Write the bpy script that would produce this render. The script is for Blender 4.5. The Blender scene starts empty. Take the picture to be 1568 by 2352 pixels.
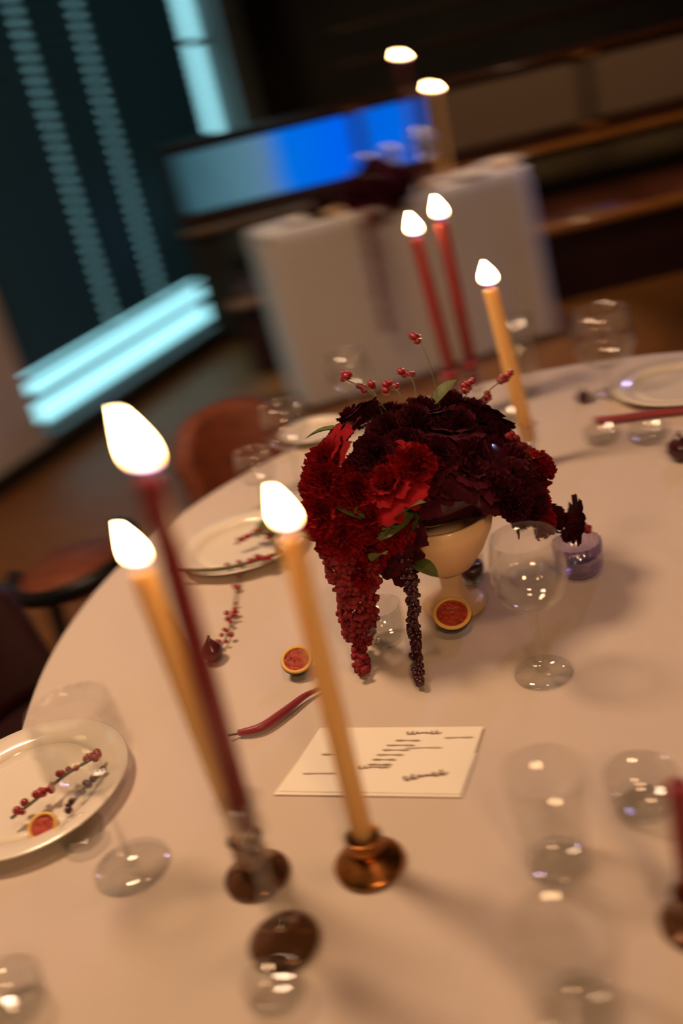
import bpy, bmesh, math, random
from mathutils import Vector, Matrix
random.seed(7)
D = bpy.data
S = bpy.context.scene
COL = S.collection

# ------------------------------------------------------------------ camera
W, H = 1568, 2352
FPX = 35.0 / 36.0 * H
TH = math.radians(25.0)          # pitch down
RO = math.radians(13.5)          # dutch tilt
CAM = Vector((0, 0, 1.49))
FWD = Vector((0, math.cos(TH), -math.sin(TH)))
U0 = Vector((0, math.sin(TH), math.cos(TH)))
R0 = Vector((1, 0, 0))
RT = math.cos(RO) * R0 - math.sin(RO) * U0
UP = math.sin(RO) * R0 + math.cos(RO) * U0
cd = D.cameras.new('camera')
cam = D.objects.new('camera', cd)
COL.objects.link(cam)
m = Matrix((RT, UP, -FWD)).transposed().to_4x4()
m.translation = CAM
cam.matrix_world = m
cd.sensor_fit = 'VERTICAL'
cd.sensor_height = 36.0
cd.lens = 35.0
cd.clip_start = 0.02
cd.dof.use_dof = True
cd.dof.focus_distance = 1.28
cd.dof.aperture_fstop = 2.0
cd.dof.aperture_ratio = 0.36
S.camera = cam

# ------------------------------------------------------------------ view + world
S.view_settings.view_transform = 'Standard'
S.view_settings.look = 'None'
S.view_settings.gamma = 1.0
S.view_settings.use_curve_mapping = False
S.view_settings.exposure = 0.0
S.cycles.max_bounces = 10
S.cycles.transparent_max_bounces = 24
S.cycles.sample_clamp_indirect = 4.0
S.cycles.caustics_reflective = False
S.cycles.caustics_refractive = False
wd = D.worlds.new('daylight')
S.world = wd
wd.use_nodes = True
wd.node_tree.nodes['Background'].inputs[0].default_value = (0.38, 0.84, 0.92, 1)
wd.node_tree.nodes['Background'].inputs[1].default_value = 2.0


def light(name, kind, loc, target, power, color, **kw):
    l = D.lights.new(name, kind)
    l.energy = power
    l.color = color
    for k, v in kw.items():
        setattr(l, k, v)
    o = D.objects.new(name, l)
    COL.objects.link(o)
    o.location = loc
    d = Vector(target) - Vector(loc)
    o.rotation_euler = d.to_track_quat('-Z', 'Y').to_euler()
    return o


light('ceiling_spot', 'SPOT', (0.3, 0.75, 2.8), (0.35, 1.0, 0.75), 27, (1.0, 0.57, 0.32),
      spot_size=math.radians(75), spot_blend=0.8, shadow_soft_size=0.12)
light('ceiling_spot', 'SPOT', (0.7, 4.75, 2.85), (0.65, 4.55, 0.8), 110, (1.0, 0.70, 0.46),
      spot_size=math.radians(44), spot_blend=0.5, shadow_soft_size=0.1)
light('room_fill_light', 'AREA', (0.5, -1.7, 2.7), (0.3, 1.2, 0.9), 30, (1.0, 0.60, 0.30), shape='DISK', size=0.5)  # unseen fill behind the camera, added to brighten candles and bowl
light('room_fill_light', 'AREA', (-0.8, 1.6, 2.83), (-0.8, 1.6, 0), 40, (1.0, 0.66, 0.42), shape='DISK', size=0.5)  # unseen fill overhead, added as warm ambient light for the room
light('ceiling_spot', 'SPOT', (2.1, 3.9, 2.8), (1.9, 5.9, 0.85), 75, (1.0, 0.66, 0.38),
      spot_size=math.radians(75), spot_blend=0.9, shadow_soft_size=0.1)
light('stage_lamp', 'SPOT', (2.9, 5.2, 2.7), (0.7, 1.7, 0.7), 120, (0.55, 0.50, 1.0),
      spot_size=math.radians(42), spot_blend=0.9, shadow_soft_size=0.12)
light('stage_lamp', 'SPOT', (3.3, 4.9, 2.3), (1.1, 4.6, 0.65), 95, (0.42, 0.46, 1.0),
      spot_size=math.radians(34), spot_blend=0.8, shadow_soft_size=0.1)


# ------------------------------------------------------------------ pixel helpers (photo frame -> world)
def ray(px, py):
    return FWD + RT * ((px - W / 2) / FPX) - UP * ((py - H / 2) / FPX)


def atz(px, py, z=0.752):
    d = ray(px, py)
    return CAM + d * ((z - CAM.z) / d.z)


def aty(px, py, y):
    d = ray(px, py)
    return CAM + d * ((y - CAM.y) / d.y)


# ------------------------------------------------------------------ materials
def mat(name, col, rough=0.6, metal=0.0, noise=0.0, scale=20.0, bump=0.0, bscale=None, coat=0.0, sheen=0.0,
        sss=0.0, sssr=(1, 0.3, 0.1), sscale=0.01, emis=None, estr=0.0, stretch=None, trans=0.0, ior=1.45, spec=0.5):
    mt = D.materials.new(name)
    mt.use_nodes = True
    nt = mt.node_tree
    p = nt.nodes['Principled BSDF']
    p.inputs['Base Color'].default_value = (*col, 1)
    p.inputs['Roughness'].default_value = rough
    p.inputs['Metallic'].default_value = metal
    p.inputs['Coat Weight'].default_value = coat
    p.inputs['Sheen Weight'].default_value = sheen
    p.inputs['IOR'].default_value = ior
    p.inputs['Specular IOR Level'].default_value = spec
    p.inputs['Transmission Weight'].default_value = trans
    if sss:
        p.inputs['Subsurface Weight'].default_value = sss
        p.inputs['Subsurface Radius'].default_value = sssr
        p.inputs['Subsurface Scale'].default_value = sscale
    if emis:
        p.inputs['Emission Color'].default_value = (*emis, 1)
        p.inputs['Emission Strength'].default_value = estr
    if noise or bump:
        tc = nt.nodes.new('ShaderNodeTexCoord')
        mp = nt.nodes.new('ShaderNodeMapping')
        if stretch:
            mp.inputs['Scale'].default_value = stretch
        nz = nt.nodes.new('ShaderNodeTexNoise')
        nz.inputs['Scale'].default_value = scale
        nz.inputs['Detail'].default_value = 5
        nt.links.new(tc.outputs['Object'], mp.inputs[0])
        nt.links.new(mp.outputs[0], nz.inputs['Vector'])
        if noise:
            rp = nt.nodes.new('ShaderNodeValToRGB')
            rp.color_ramp.elements[0].position = 0.3
            rp.color_ramp.elements[1].position = 0.7
            rp.color_ramp.elements[0].color = (*[c * (1 - noise) for c in col], 1)
            rp.color_ramp.elements[1].color = (*[min(1, c * (1 + noise)) for c in col], 1)
            nt.links.new(nz.outputs['Fac'], rp.inputs[0])
            nt.links.new(rp.outputs[0], p.inputs['Base Color'])
        if bump:
            n2 = nz
            if bscale:
                n2 = nt.nodes.new('ShaderNodeTexNoise')
                n2.inputs['Scale'].default_value = bscale
                nt.links.new(mp.outputs[0], n2.inputs['Vector'])
            b = nt.nodes.new('ShaderNodeBump')
            b.inputs['Strength'].default_value = bump
            b.inputs['Distance'].default_value = 0.01
            nt.links.new(n2.outputs['Fac'], b.inputs['Height'])
            nt.links.new(b.outputs[0], p.inputs['Normal'])
    return mt


def thin_glass(name, tint=(0.93, 0.94, 0.93), ior=1.5, rough=0.04, dark=0.0, boost=1.6):
    mt = D.materials.new(name)
    mt.use_nodes = True
    nt = mt.node_tree
    nt.nodes.clear()
    out = nt.nodes.new('ShaderNodeOutputMaterial')
    mx = nt.nodes.new('ShaderNodeMixShader')
    tr = nt.nodes.new('ShaderNodeBsdfTransparent')
    tr.inputs[0].default_value = (*tint, 1)
    gl = nt.nodes.new('ShaderNodeBsdfGlossy')
    gl.inputs['Roughness'].default_value = rough
    gl.inputs['Color'].default_value = (1, 1, 1, 1)
    lwt = nt.nodes.new('ShaderNodeLayerWeight')
    lwt.inputs['Blend'].default_value = 0.5
    pw = nt.nodes.new('ShaderNodeMath')
    pw.operation = 'POWER'
    pw.inputs[1].default_value = 3.5
    mu = nt.nodes.new('ShaderNodeMath')
    mu.operation = 'MULTIPLY_ADD'
    mu.use_clamp = True
    mu.inputs[1].default_value = 0.4
    mu.inputs[2].default_value = 0.035 * boost
    nt.links.new(lwt.outputs['Facing'], pw.inputs[0])
    nt.links.new(pw.outputs[0], mu.inputs[0])
    nt.links.new(mu.outputs[0], mx.inputs[0])
    nt.links.new(tr.outputs[0], mx.inputs[1])
    nt.links.new(gl.outputs[0], mx.inputs[2])
    nt.links.new(mx.outputs[0], out.inputs[0])
    return mt


def emit_mat(name, col, strength):
    mt = D.materials.new(name)
    mt.use_nodes = True
    nt = mt.node_tree
    nt.nodes.clear()
    out = nt.nodes.new('ShaderNodeOutputMaterial')
    e = nt.nodes.new('ShaderNodeEmission')
    e.inputs[0].default_value = (*col, 1)
    e.inputs[1].default_value = strength
    nt.links.new(e.outputs[0], out.inputs[0])
    return mt


def flame_mat():
    mt = emit_mat('flame_glow', (1, 0.6, 0.2), 1)
    nt = mt.node_tree
    e = nt.nodes['Emission']
    tc = nt.nodes.new('ShaderNodeTexCoord')
    sx = nt.nodes.new('ShaderNodeSeparateXYZ')
    rp = nt.nodes.new('ShaderNodeValToRGB')
    el = rp.color_ramp.elements
    el[0].position = 0.0
    el[0].color = (0.10, 0.10, 0.5, 1)
    el[1].position = 0.16
    el[1].color = (0.55, 0.22, 0.05, 1)
    a = el.new(0.34)
    a.color = (1.0, 0.60, 0.24, 1)
    b = el.new(1.0)
    b.color = (1.0, 0.66, 0.30, 1)
    nt.links.new(tc.outputs['Generated'], sx.inputs[0])
    nt.links.new(sx.outputs['Z'], rp.inputs[0])
    nt.links.new(rp.outputs[0], e.inputs[0])
    st = nt.nodes.new('ShaderNodeMapRange')
    st.inputs['From Min'].default_value = 0.05
    st.inputs['From Max'].default_value = 0.4
    st.inputs['To Min'].default_value = 4
    st.inputs['To Max'].default_value = 68
    nt.links.new(sx.outputs['Z'], st.inputs[0])
    nt.links.new(st.outputs[0], e.inputs[1])
    return mt


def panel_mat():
    """Panel with blue uplight and daylight spill painted as emission: cool grey-teal at one end, saturated blue at the other."""
    mt = emit_mat('painted_uplight_panel', (0, 0.2, 1), 1)
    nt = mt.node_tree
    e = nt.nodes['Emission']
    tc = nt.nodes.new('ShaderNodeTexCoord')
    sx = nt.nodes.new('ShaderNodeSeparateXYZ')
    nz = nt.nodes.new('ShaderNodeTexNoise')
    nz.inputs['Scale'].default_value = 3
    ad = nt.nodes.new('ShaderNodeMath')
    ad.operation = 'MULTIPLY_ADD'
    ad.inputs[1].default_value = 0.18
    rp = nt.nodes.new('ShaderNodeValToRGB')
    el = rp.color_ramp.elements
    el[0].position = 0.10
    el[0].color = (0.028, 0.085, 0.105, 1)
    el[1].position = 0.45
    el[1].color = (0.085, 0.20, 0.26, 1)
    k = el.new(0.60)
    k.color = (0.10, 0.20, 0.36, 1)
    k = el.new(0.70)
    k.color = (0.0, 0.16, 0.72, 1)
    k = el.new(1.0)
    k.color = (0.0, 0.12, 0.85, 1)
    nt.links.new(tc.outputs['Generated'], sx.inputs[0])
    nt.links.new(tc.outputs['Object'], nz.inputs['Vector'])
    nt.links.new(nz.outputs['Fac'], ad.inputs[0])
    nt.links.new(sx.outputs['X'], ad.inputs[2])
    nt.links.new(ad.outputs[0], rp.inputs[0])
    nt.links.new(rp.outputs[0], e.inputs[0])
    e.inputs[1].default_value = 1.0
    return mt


def cloth_mat(name, col, wscale=900.0):
    mt = D.materials.new(name)
    mt.use_nodes = True
    nt = mt.node_tree
    p = nt.nodes['Principled BSDF']
    p.inputs['Base Color'].default_value = (*col, 1)
    p.inputs['Roughness'].default_value = 0.85
    p.inputs['Sheen Weight'].default_value = 0.2
    p.inputs['Specular IOR Level'].default_value = 0.2
    tc = nt.nodes.new('ShaderNodeTexCoord')
    w1 = nt.nodes.new('ShaderNodeTexWave')
    w1.inputs['Scale'].default_value = wscale / 6.0
    w1.inputs['Distortion'].default_value = 1.0
    w1.bands_direction = 'X'
    w2 = nt.nodes.new('ShaderNodeTexWave')
    w2.inputs['Scale'].default_value = wscale / 6.0
    w2.bands_direction = 'Y'
    nz = nt.nodes.new('ShaderNodeTexNoise')
    nz.inputs['Scale'].default_value = 3.5
    nz.inputs['Detail'].default_value = 3
    for n in (w1, w2, nz):
        nt.links.new(tc.outputs['Object'], n.inputs['Vector'])
    ad = nt.nodes.new('ShaderNodeMath')
    ad.operation = 'ADD'
    nt.links.new(w1.outputs['Fac'], ad.inputs[0])
    nt.links.new(w2.outputs['Fac'], ad.inputs[1])
    b1 = nt.nodes.new('ShaderNodeBump')
    b1.inputs['Strength'].default_value = 0.12
    b1.inputs['Distance'].default_value = 0.0006
    nt.links.new(ad.outputs[0], b1.inputs['Height'])
    b2 = nt.nodes.new('ShaderNodeBump')
    b2.inputs['Strength'].default_value = 0.35
    b2.inputs['Distance'].default_value = 0.02
    nt.links.new(nz.outputs['Fac'], b2.inputs['Height'])
    nt.links.new(b1.outputs[0], b2.inputs['Normal'])
    nt.links.new(b2.outputs[0], p.inputs['Normal'])
    return mt


M = {}
M['cloth'] = cloth_mat('linen_cloth', (0.63, 0.515, 0.42))
M['cloth_far'] = cloth_mat('far_linen_cloth', (0.78, 0.72, 0.66), 500)
M['wax_cream'] = mat('cream_wax', (0.93, 0.56, 0.20), 0.45, sss=0.7, sssr=(1.0, 0.5, 0.15), sscale=0.02)
M['wax_red'] = mat('burgundy_wax', (0.22, 0.012, 0.012), 0.35, sss=0.55, sssr=(1.0, 0.05, 0.04), sscale=0.015)
M['wax_rose'] = mat('dusty_red_wax', (0.27, 0.03, 0.025), 0.4, sss=0.5, sssr=(1.0, 0.1, 0.06), sscale=0.015)
M['wick'] = mat('charred_wick', (0.02, 0.015, 0.012), 0.9)
M['flame'] = flame_mat()
M['glass'] = thin_glass('clear_glass', (0.965, 0.965, 0.955))
M['glass_thick'] = thin_glass('thick_clear_glass', (0.91, 0.91, 0.90), boost=2.0)
M['pane'] = thin_glass('window_glass', (0.93, 0.96, 0.97), boost=1.0)
M['glass_far'] = thin_glass('bright_cut_glass', (0.88, 0.88, 0.90), boost=7.0, rough=0.30)
M['violet_glass'] = thin_glass('violet_ribbed_glass', (0.84, 0.78, 0.92), boost=4.0, rough=0.15)
M['brass'] = mat('dark_brass', (0.42, 0.17, 0.045), 0.28, 1.0, noise=0.4, scale=60)
M['smoke'] = mat('bronze_glass', (0.16, 0.07, 0.03), 0.12, 0.6)
M['ceramic'] = mat('cream_ceramic', (0.80, 0.52, 0.28), 0.45, coat=0.2)
M['plate'] = mat('ivory_plate', (0.82, 0.72, 0.58), 0.22, coat=0.5)
M['rose_dark'] = mat('burgundy_petal', (0.050, 0.003, 0.009), 0.8, noise=0.5, scale=70, spec=0.15)
M['rose_red'] = mat('crimson_petal', (0.20, 0.002, 0.005), 0.8, noise=0.4, scale=70, spec=0.15)
M['amaranth'] = mat('amaranth_red', (0.20, 0.006, 0.01), 0.75, noise=0.5, scale=160)
M['berry'] = mat('red_berry', (0.30, 0.008, 0.012), 0.25, coat=0.5)
M['berry_dark'] = mat('dark_berry', (0.045, 0.004, 0.010), 0.25, coat=0.4)
M['stem'] = mat('green_brown_stem', (0.10, 0.085, 0.025), 0.6, noise=0.3, scale=80)
M['leaf'] = mat('dull_green_leaf', (0.085, 0.10, 0.02), 0.55, noise=0.3, scale=60)
M['fig_skin'] = mat('fig_skin', (0.012, 0.014, 0.012), 0.35, noise=0.3, scale=60, coat=0.2)
M['fig_rim'] = mat('fig_rim', (0.80, 0.46, 0.10), 0.45)
M['fig_flesh'] = mat('fig_flesh', (0.38, 0.035, 0.010), 0.3, noise=0.55, scale=220, bump=0.4)
M['paper'] = mat('menu_paper', (0.93, 0.84, 0.70), 0.7)
M['ink'] = mat('brown_ink', (0.22, 0.12, 0.06), 0.7)
M['ribbon'] = mat('burgundy_ribbon', (0.24, 0.008, 0.016), 0.4, sheen=0.5)
M['leather'] = mat('tan_leather', (0.19, 0.045, 0.016), 0.48, noise=0.25, scale=30, bump=0.2, bscale=180)
M['leather_dark'] = mat('oxblood_leather', (0.030, 0.004, 0.004), 0.5, noise=0.25, scale=30, bump=0.2, bscale=180)
M['black_metal'] = mat('black_metal', (0.012, 0.012, 0.012), 0.35, 0.7)
M['wood'] = mat('polished_dark_wood', (0.055, 0.018, 0.007), 0.28, noise=0.4, scale=6, stretch=(1, 8, 8), coat=0.3)
M['rail'] = mat('golden_brown_rail', (0.34, 0.13, 0.032), 0.22, noise=0.3, scale=8, stretch=(1, 10, 10), coat=0.5)
M['panel'] = mat('beige_panel', (0.17, 0.11, 0.072), 0.75, noise=0.15, scale=30, stretch=(6, 1, 1))
M['olive'] = mat('olive_cushion', (0.060, 0.040, 0.016), 0.8, noise=0.25, scale=14)
M['seat'] = mat('brown_seat', (0.11, 0.028, 0.012), 0.4, noise=0.25, scale=14)
M['mull'] = mat('dark_mullion', (0.018, 0.014, 0.008), 0.5)
M['uplit_panel'] = panel_mat()
M['wall_pale'] = mat('pale_plaster', (0.62, 0.54, 0.52), 0.85, noise=0.06, scale=5)
M['wall_dark'] = mat('dark_wall', (0.016, 0.011, 0.008), 0.7, noise=0.4, scale=4)
M['jamb'] = mat('painted_jamb', (0.20, 0.24, 0.25), 0.7)
M['ceiling'] = mat('dim_ceiling', (0.10, 0.08, 0.06), 0.9)
M['floor'] = mat('brown_floorboard', (0.26, 0.10, 0.022), 0.6, noise=0.22, scale=5, stretch=(1.5, 10, 1))
M['slat'] = mat('dark_blind_slat', (0.030, 0.045, 0.055), 0.42)
M['tape'] = mat('ladder_tape', (0.48, 0.62, 0.66), 0.8)
def translucent(mt, col, w):
    nt = mt.node_tree
    out = [n for n in nt.nodes if n.type == 'OUTPUT_MATERIAL'][0]
    mx = nt.nodes.new('ShaderNodeMixShader')
    tl = nt.nodes.new('ShaderNodeBsdfTranslucent')
    tl.inputs[0].default_value = (*col, 1)
    mx.inputs[0].default_value = w
    nt.links.new(nt.nodes['Principled BSDF'].outputs[0], mx.inputs[1])
    nt.links.new(tl.outputs[0], mx.inputs[2])
    nt.links.new(mx.outputs[0], out.inputs[0])


translucent(M['slat'], (0.25, 0.55, 0.6), 0.10)
translucent(M['tape'], (0.9, 0.95, 0.95), 0.9)
M['frame'] = mat('window_frame', (0.15, 0.17, 0.18), 0.5)


# ------------------------------------------------------------------ mesh helpers
def link(name, me, material=None, parent=None, loc=None, smooth=True):
    if smooth:
        for p in me.polygons:
            p.use_smooth = True
    if material is not None and len(me.materials) == 0:
        me.materials.append(material)
    o = D.objects.new(name, me)
    COL.objects.link(o)
    if parent is not None:
        o.parent = parent
    if loc is not None:
        o.location = loc
    return o


def obj(name, bm, material, parent=None, loc=None, smooth=True):
    me = D.meshes.new(name)
    bmesh.ops.recalc_face_normals(bm, faces=bm.faces)
    bm.to_mesh(me)
    bm.free()
    return link(name, me, material, parent, loc, smooth)


def thing(name, label, cat, loc=(0, 0, 0), rotz=0.0, group=None):
    o = D.objects.new(name, None)
    o.empty_display_size = 0.05
    COL.objects.link(o)
    o.location = loc
    o.rotation_euler = (0, 0, rotz)
    o['label'] = label
    o['category'] = cat
    if group:
        o['group'] = group
    return o


def tag(o, label=None, cat=None, group=None, kind=None):
    if label:
        o['label'] = label
    if cat:
        o['category'] = cat
    if group:
        o['group'] = group
    if kind:
        o['kind'] = kind
    return o


def dup(root, loc, rotz=0.0, label=None, group=None):
    r = root.copy()
    COL.objects.link(r)
    r.location = loc
    r.rotation_euler = (0, 0, rotz)
    if label:
        r['label'] = label
    if group:
        r['group'] = group
    for ch in list(root.children):
        c = ch.copy()
        COL.objects.link(c)
        c.parent = r
        for g in ch.children:
            d = g.copy()
            COL.objects.link(d)
            d.parent = c
    return r


def lathe(prof, seg=40, closed=False, center=(0, 0, 0), bm=None, ribs=0, ribamp=0.0):
    """prof: list of (r,z)."""
    if bm is None:
        bm = bmesh.new()
    rings = []
    cx, cy, cz = center
    for r, z in prof:
        if r < 1e-6:
            rings.append([bm.verts.new((cx, cy, cz + z))])
        else:
            rg = []
            for i in range(seg):
                a = 2 * math.pi * i / seg
                rr = r * (1 + (ribamp * math.cos(a * ribs) if ribs else 0))
                rg.append(bm.verts.new((cx + rr * math.cos(a), cy + rr * math.sin(a), cz + z)))
            rings.append(rg)
    n = len(rings)
    for k in range(n if closed else n - 1):
        a, b = rings[k], rings[(k + 1) % n]
        for i in range(seg):
            j = (i + 1) % seg
            if len(a) == 1 and len(b) == 1:
                continue
            if len(a) == 1:
                bm.faces.new((a[0], b[i], b[j]))
            elif len(b) == 1:
                bm.faces.new((a[i], a[j], b[0]))
            else:
                bm.faces.new((a[i], a[j], b[j], b[i]))
    return bm


def tube(pts, rad, seg=8, bm=None, cap=True):
    if bm is None:
        bm = bmesh.new()
    pts = [Vector(p) for p in pts]
    n = len(pts)
    rads = rad if isinstance(rad, (list, tuple)) else [rad] * n
    rings = []
    ref = Vector((0.13, 0.21, 0.97))
    for k in range(n):
        t = (pts[min(k + 1, n - 1)] - pts[max(k - 1, 0)]).normalized()
        a = t.cross(ref)
        if a.length < 1e-3:
            a = t.cross(Vector((1, 0, 0)))
        a.normalize()
        b = t.cross(a)
        rings.append([bm.verts.new(pts[k] + (a * math.cos(2 * math.pi * i / seg) + b * math.sin(2 * math.pi * i / seg)) * rads[k]) for i in range(seg)])
    for k in range(n - 1):
        for i in range(seg):
            j = (i + 1) % seg
            bm.faces.new((rings[k][i], rings[k][j], rings[k + 1][j], rings[k + 1][i]))
    if cap:
        bm.faces.new(rings[0])
        bm.faces.new(rings[-1])
    return bm


def box(c, s, bm=None, mtx=None, bev=0.0):
    """c centre, s full size, mtx optional 4x4 applied."""
    own = bmesh.new()
    bmesh.ops.create_cube(own, size=1.0)
    bmesh.ops.scale(own, vec=s, verts=own.verts)
    if bev:
        bmesh.ops.bevel(own, geom=own.edges[:], offset=bev, segments=2, affect='EDGES')
    bmesh.ops.translate(own, vec=c, verts=own.verts)
    if mtx is not None:
        bmesh.ops.transform(own, matrix=mtx, verts=own.verts)
    if bm is None:
        return own
    me = D.meshes.new('tmp')
    own.to_mesh(me)
    own.free()
    bm.from_mesh(me)
    D.meshes.remove(me)
    return bm


def ball(c, r, bm, sub=1, sc=(1, 1, 1)):
    g = bmesh.ops.create_icosphere(bm, subdivisions=sub, radius=r)
    for v in g['verts']:
        v.co = Vector((v.co.x * sc[0], v.co.y * sc[1], v.co.z * sc[2])) + Vector(c)
    return bm


def bez(p, n=12):
    """Catmull-Rom through points."""
    p = [Vector(q) for q in p]
    out = []
    for i in range(len(p) - 1):
        a = p[max(i - 1, 0)]
        b, c = p[i], p[i + 1]
        d = p[min(i + 2, len(p) - 1)]
        for k in range(n):
            t = k / n
            out.append(0.5 * ((2 * b) + (c - a) * t + (2 * a - 5 * b + 4 * c - d) * t * t + (3 * b - a - 3 * c + d) * t ** 3))
    out.append(p[-1])
    return out


def struct(name, bm, material, parent=None, smooth=False):
    o = obj(name, bm, material, parent, smooth=smooth)
    if parent is None:
        o['kind'] = 'structure'
    return o


# ------------------------------------------------------------------ room shell
LW0 = Vector((-1.05, 4.9, 0))
LWD = Vector((0.49, 0.872, 0)).normalized()      # runs away from the camera
LWN = Vector((LWD.y, -LWD.x, 0))                 # into the room


def lw(s, off, z):
    return LW0 + LWD * s + LWN * off + Vector((0, 0, z))


LM = Matrix((LWD, LWN, Vector((0, 0, 1)))).transposed().to_4x4()
LM.translation = LW0


def onwall(px, py, off=0.0):
    d = ray(px, py)
    p0 = LW0 + LWN * off
    t = (p0 - CAM).dot(LWN) / d.dot(LWN)
    q = CAM + d * t
    return (q - LW0).dot(LWD), q.z


def lbox(s0, s1, o0, o1, z0, z1, bm=None, bev=0.0):
    return box(((s0 + s1) / 2, (o0 + o1) / 2, (z0 + z1) / 2), (s1 - s0, o1 - o0, z1 - z0), bm, LM, bev)


CEIL = 2.9
# floor: laid boards, each a part of the floor
def clipped(z0, z1):
    """slab under / over the room, cut along the slanting left wall"""
    pa = LW0 + LWD * -9.3 - LWN * 0.10
    pb = LW0 + LWD * 3.3 - LWN * 0.10
    bm = bmesh.new()
    pts = [(pa.x, pa.y), (4.25, pa.y), (4.25, 7.65), (pb.x, 7.65), (pb.x, pb.y)]
    lo = [bm.verts.new((x, y, z0)) for x, y in pts]
    hi = [bm.verts.new((x, y, z1)) for x, y in pts]
    bm.faces.new(lo[::-1])
    bm.faces.new(hi)
    for i in range(len(pts)):
        j = (i + 1) % len(pts)
        bm.faces.new((lo[i], lo[j], hi[j], hi[i]))
    return bm


base = struct('floor', clipped(-0.04, -0.02), M['mull'])
bw = 0.14
ang = math.atan2(LWD.y, LWD.x)
plank_me = {}
fm = Matrix.Rotation(ang, 4, 'Z')
rows = range(-26, 27)
for r_ in rows:
    yy = 2.4 + 0
    x0 = -6.0 + random.random() * 1.6
    while x0 < 6.0:
        ln = random.choice((1.2, 1.6, 2.0))
        c = Vector((0.3, 2.6, 0)) + fm.to_3x3() @ Vector((x0 + ln / 2, r_ * bw, 0))
        x0 += ln
        if abs(c.x) > 5.0 or c.y < -3.2 or c.y > 8.0:
            continue
        # only where the photograph could see the floor
        side = (c - LW0).dot(LWN)
        if side < 0.02 or c.y < 1.5 or c.x > 3.2:
            continue
        if ln not in plank_me:
            bm = box((0, 0, -0.010), (ln - 0.004, bw - 0.004, 0.02), bev=0.0015)
            me = D.meshes.new('floorboard')
            bm.to_mesh(me)
            bm.free()
            me.materials.append(M['floor'])
            plank_me[ln] = me
        o = D.objects.new('floorboard', plank_me[ln])
        COL.objects.link(o)
        o.parent = base
        o.location = (c.x, c.y, 0)
        o.rotation_euler = (0, 0, ang)
struct('ceiling', clipped(CEIL, CEIL + 0.06), M['ceiling'])
struct('wall_right', box((4.2, 2.4, CEIL / 2), (0.1, 11.6, CEIL)), M['wall_dark'])
struct('wall_front', box((0, -3.3, CEIL / 2), (10.4, 0.1, CEIL)), M['wall_dark'])
bwl = struct('wall_back', box((2.32, 7.6, CEIL / 2), (3.9, 0.1, CEIL)), M['wall_dark'])
for zz, hh in ((1.30, 0.035), (1.52, 0.03), (1.75, 0.05), (2.2, 0.03)):
    obj('moulding', box((2.4, 7.53, zz), (3.4, 0.05, hh), bev=0.008), M['wood'], bwl, smooth=False)
for k in range(7):
    obj('wood_panel', box((1.0 + k * 0.5, 7.535, 1.97), (0.42, 0.03, 0.34), bev=0.01), M['wood'], bwl, smooth=False)

# window geometry along the left wall (s along wall, z up)
s0, _ = onwall(48, 850)
s1, _ = onwall(537, 250)
_, za1 = onwall(180, 812)
_, za0 = onwall(180, 866)
_, zb1 = onwall(200, 868)
_, zb0 = onwall(200, 930)
s_strip, _ = onwall(452, 150)
WZ1 = 2.45
zb0 = max(zb0, 0.1)
print('WINDOW', s0, s1, s_strip, za1, za0, zb1, zb0)
wl = bmesh.new()
lbox(-9.0, s0, -0.14, 0, 0, CEIL, wl)
lbox(s0, s1, -0.14, 0, WZ1, CEIL, wl)
struct('wall_left', wl, M['wall_pale'])
struct('trim_1', lbox(s0, s1, -0.14, 0.0, 0, zb0 - 0.02), M['jamb'])
struct('trim_2', lbox(s1, s1 + 0.28, -0.14, 0.02, 0, CEIL), M['jamb'])
struct('wall_corner', lbox(s1 + 0.28, 3.4, -0.14, 0, 0, CEIL), M['wall_dark'])
struct('baseboard_left', lbox(s0 - 3, s1, 0.0, 0.02, 0, 0.09, bev=0.004), M['mull'])
wn = lbox(s0, s1, -0.10, -0.06, WZ1 - 0.05, WZ1)
lbox(s0, s1, -0.10, -0.06, zb0 - 0.02, zb0, wn)
lbox(s0, s0 + 0.03, -0.10, -0.06, zb0, WZ1, wn)
lbox(s1 - 0.03, s1, -0.10, -0.06, zb0, WZ1, wn)
win = struct('window_1', wn, M['frame'])
obj('crossbar', lbox(s0 + 0.03, s1 - 0.03, -0.11, -0.05, zb1, za0, bev=0.004), M['frame'], win, smooth=False)
sp = onwall(560 - 250, 790)[0]
obj('crossbar', lbox(s_strip - 0.02, s1 - 0.03, -0.11, -0.05, 1.62, 1.65), M['frame'], win, smooth=False)
obj('pane', lbox(s0 + 0.03, s1 - 0.03, -0.082, -0.078, za0, WZ1 - 0.05), M['pane'], win, smooth=False)
obj('pane', lbox(s0 + 0.03, s1 - 0.03, -0.082, -0.078, zb0, zb1), M['pane'], win, smooth=False)
obj('sill', lbox(s0 + 0.0, s1, -0.05, 0.03, zb0 - 0.045, zb0 - 0.02, bev=0.004), M['frame'], win, smooth=False)
pl = light('window_portal', 'AREA', lw((s0 + s1) / 2, -0.16, 1.3), lw((s0 + s1) / 2, 2, 1.3), 1, (1, 1, 1), shape='RECTANGLE', size=s1 - s0, size_y=2.4)
pl.data.cycles.is_portal = True

# venetian blind
sb1 = s_strip
blind = thing('venetian_blind', 'dark slatted venetian blind with pale ladder tapes over the window', 'blind')
tapes = [onwall(150, 370)[0], onwall(262, 300)[0]]
obj('headrail', lbox(s0 + 0.01, sb1, -0.045, 0.005, WZ1 - 0.045, WZ1 - 0.002, bev=0.004), M['slat'], blind, smooth=False)
pitch = 0.050
zz = za1 + 0.02
tilt = math.radians(74)
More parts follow.
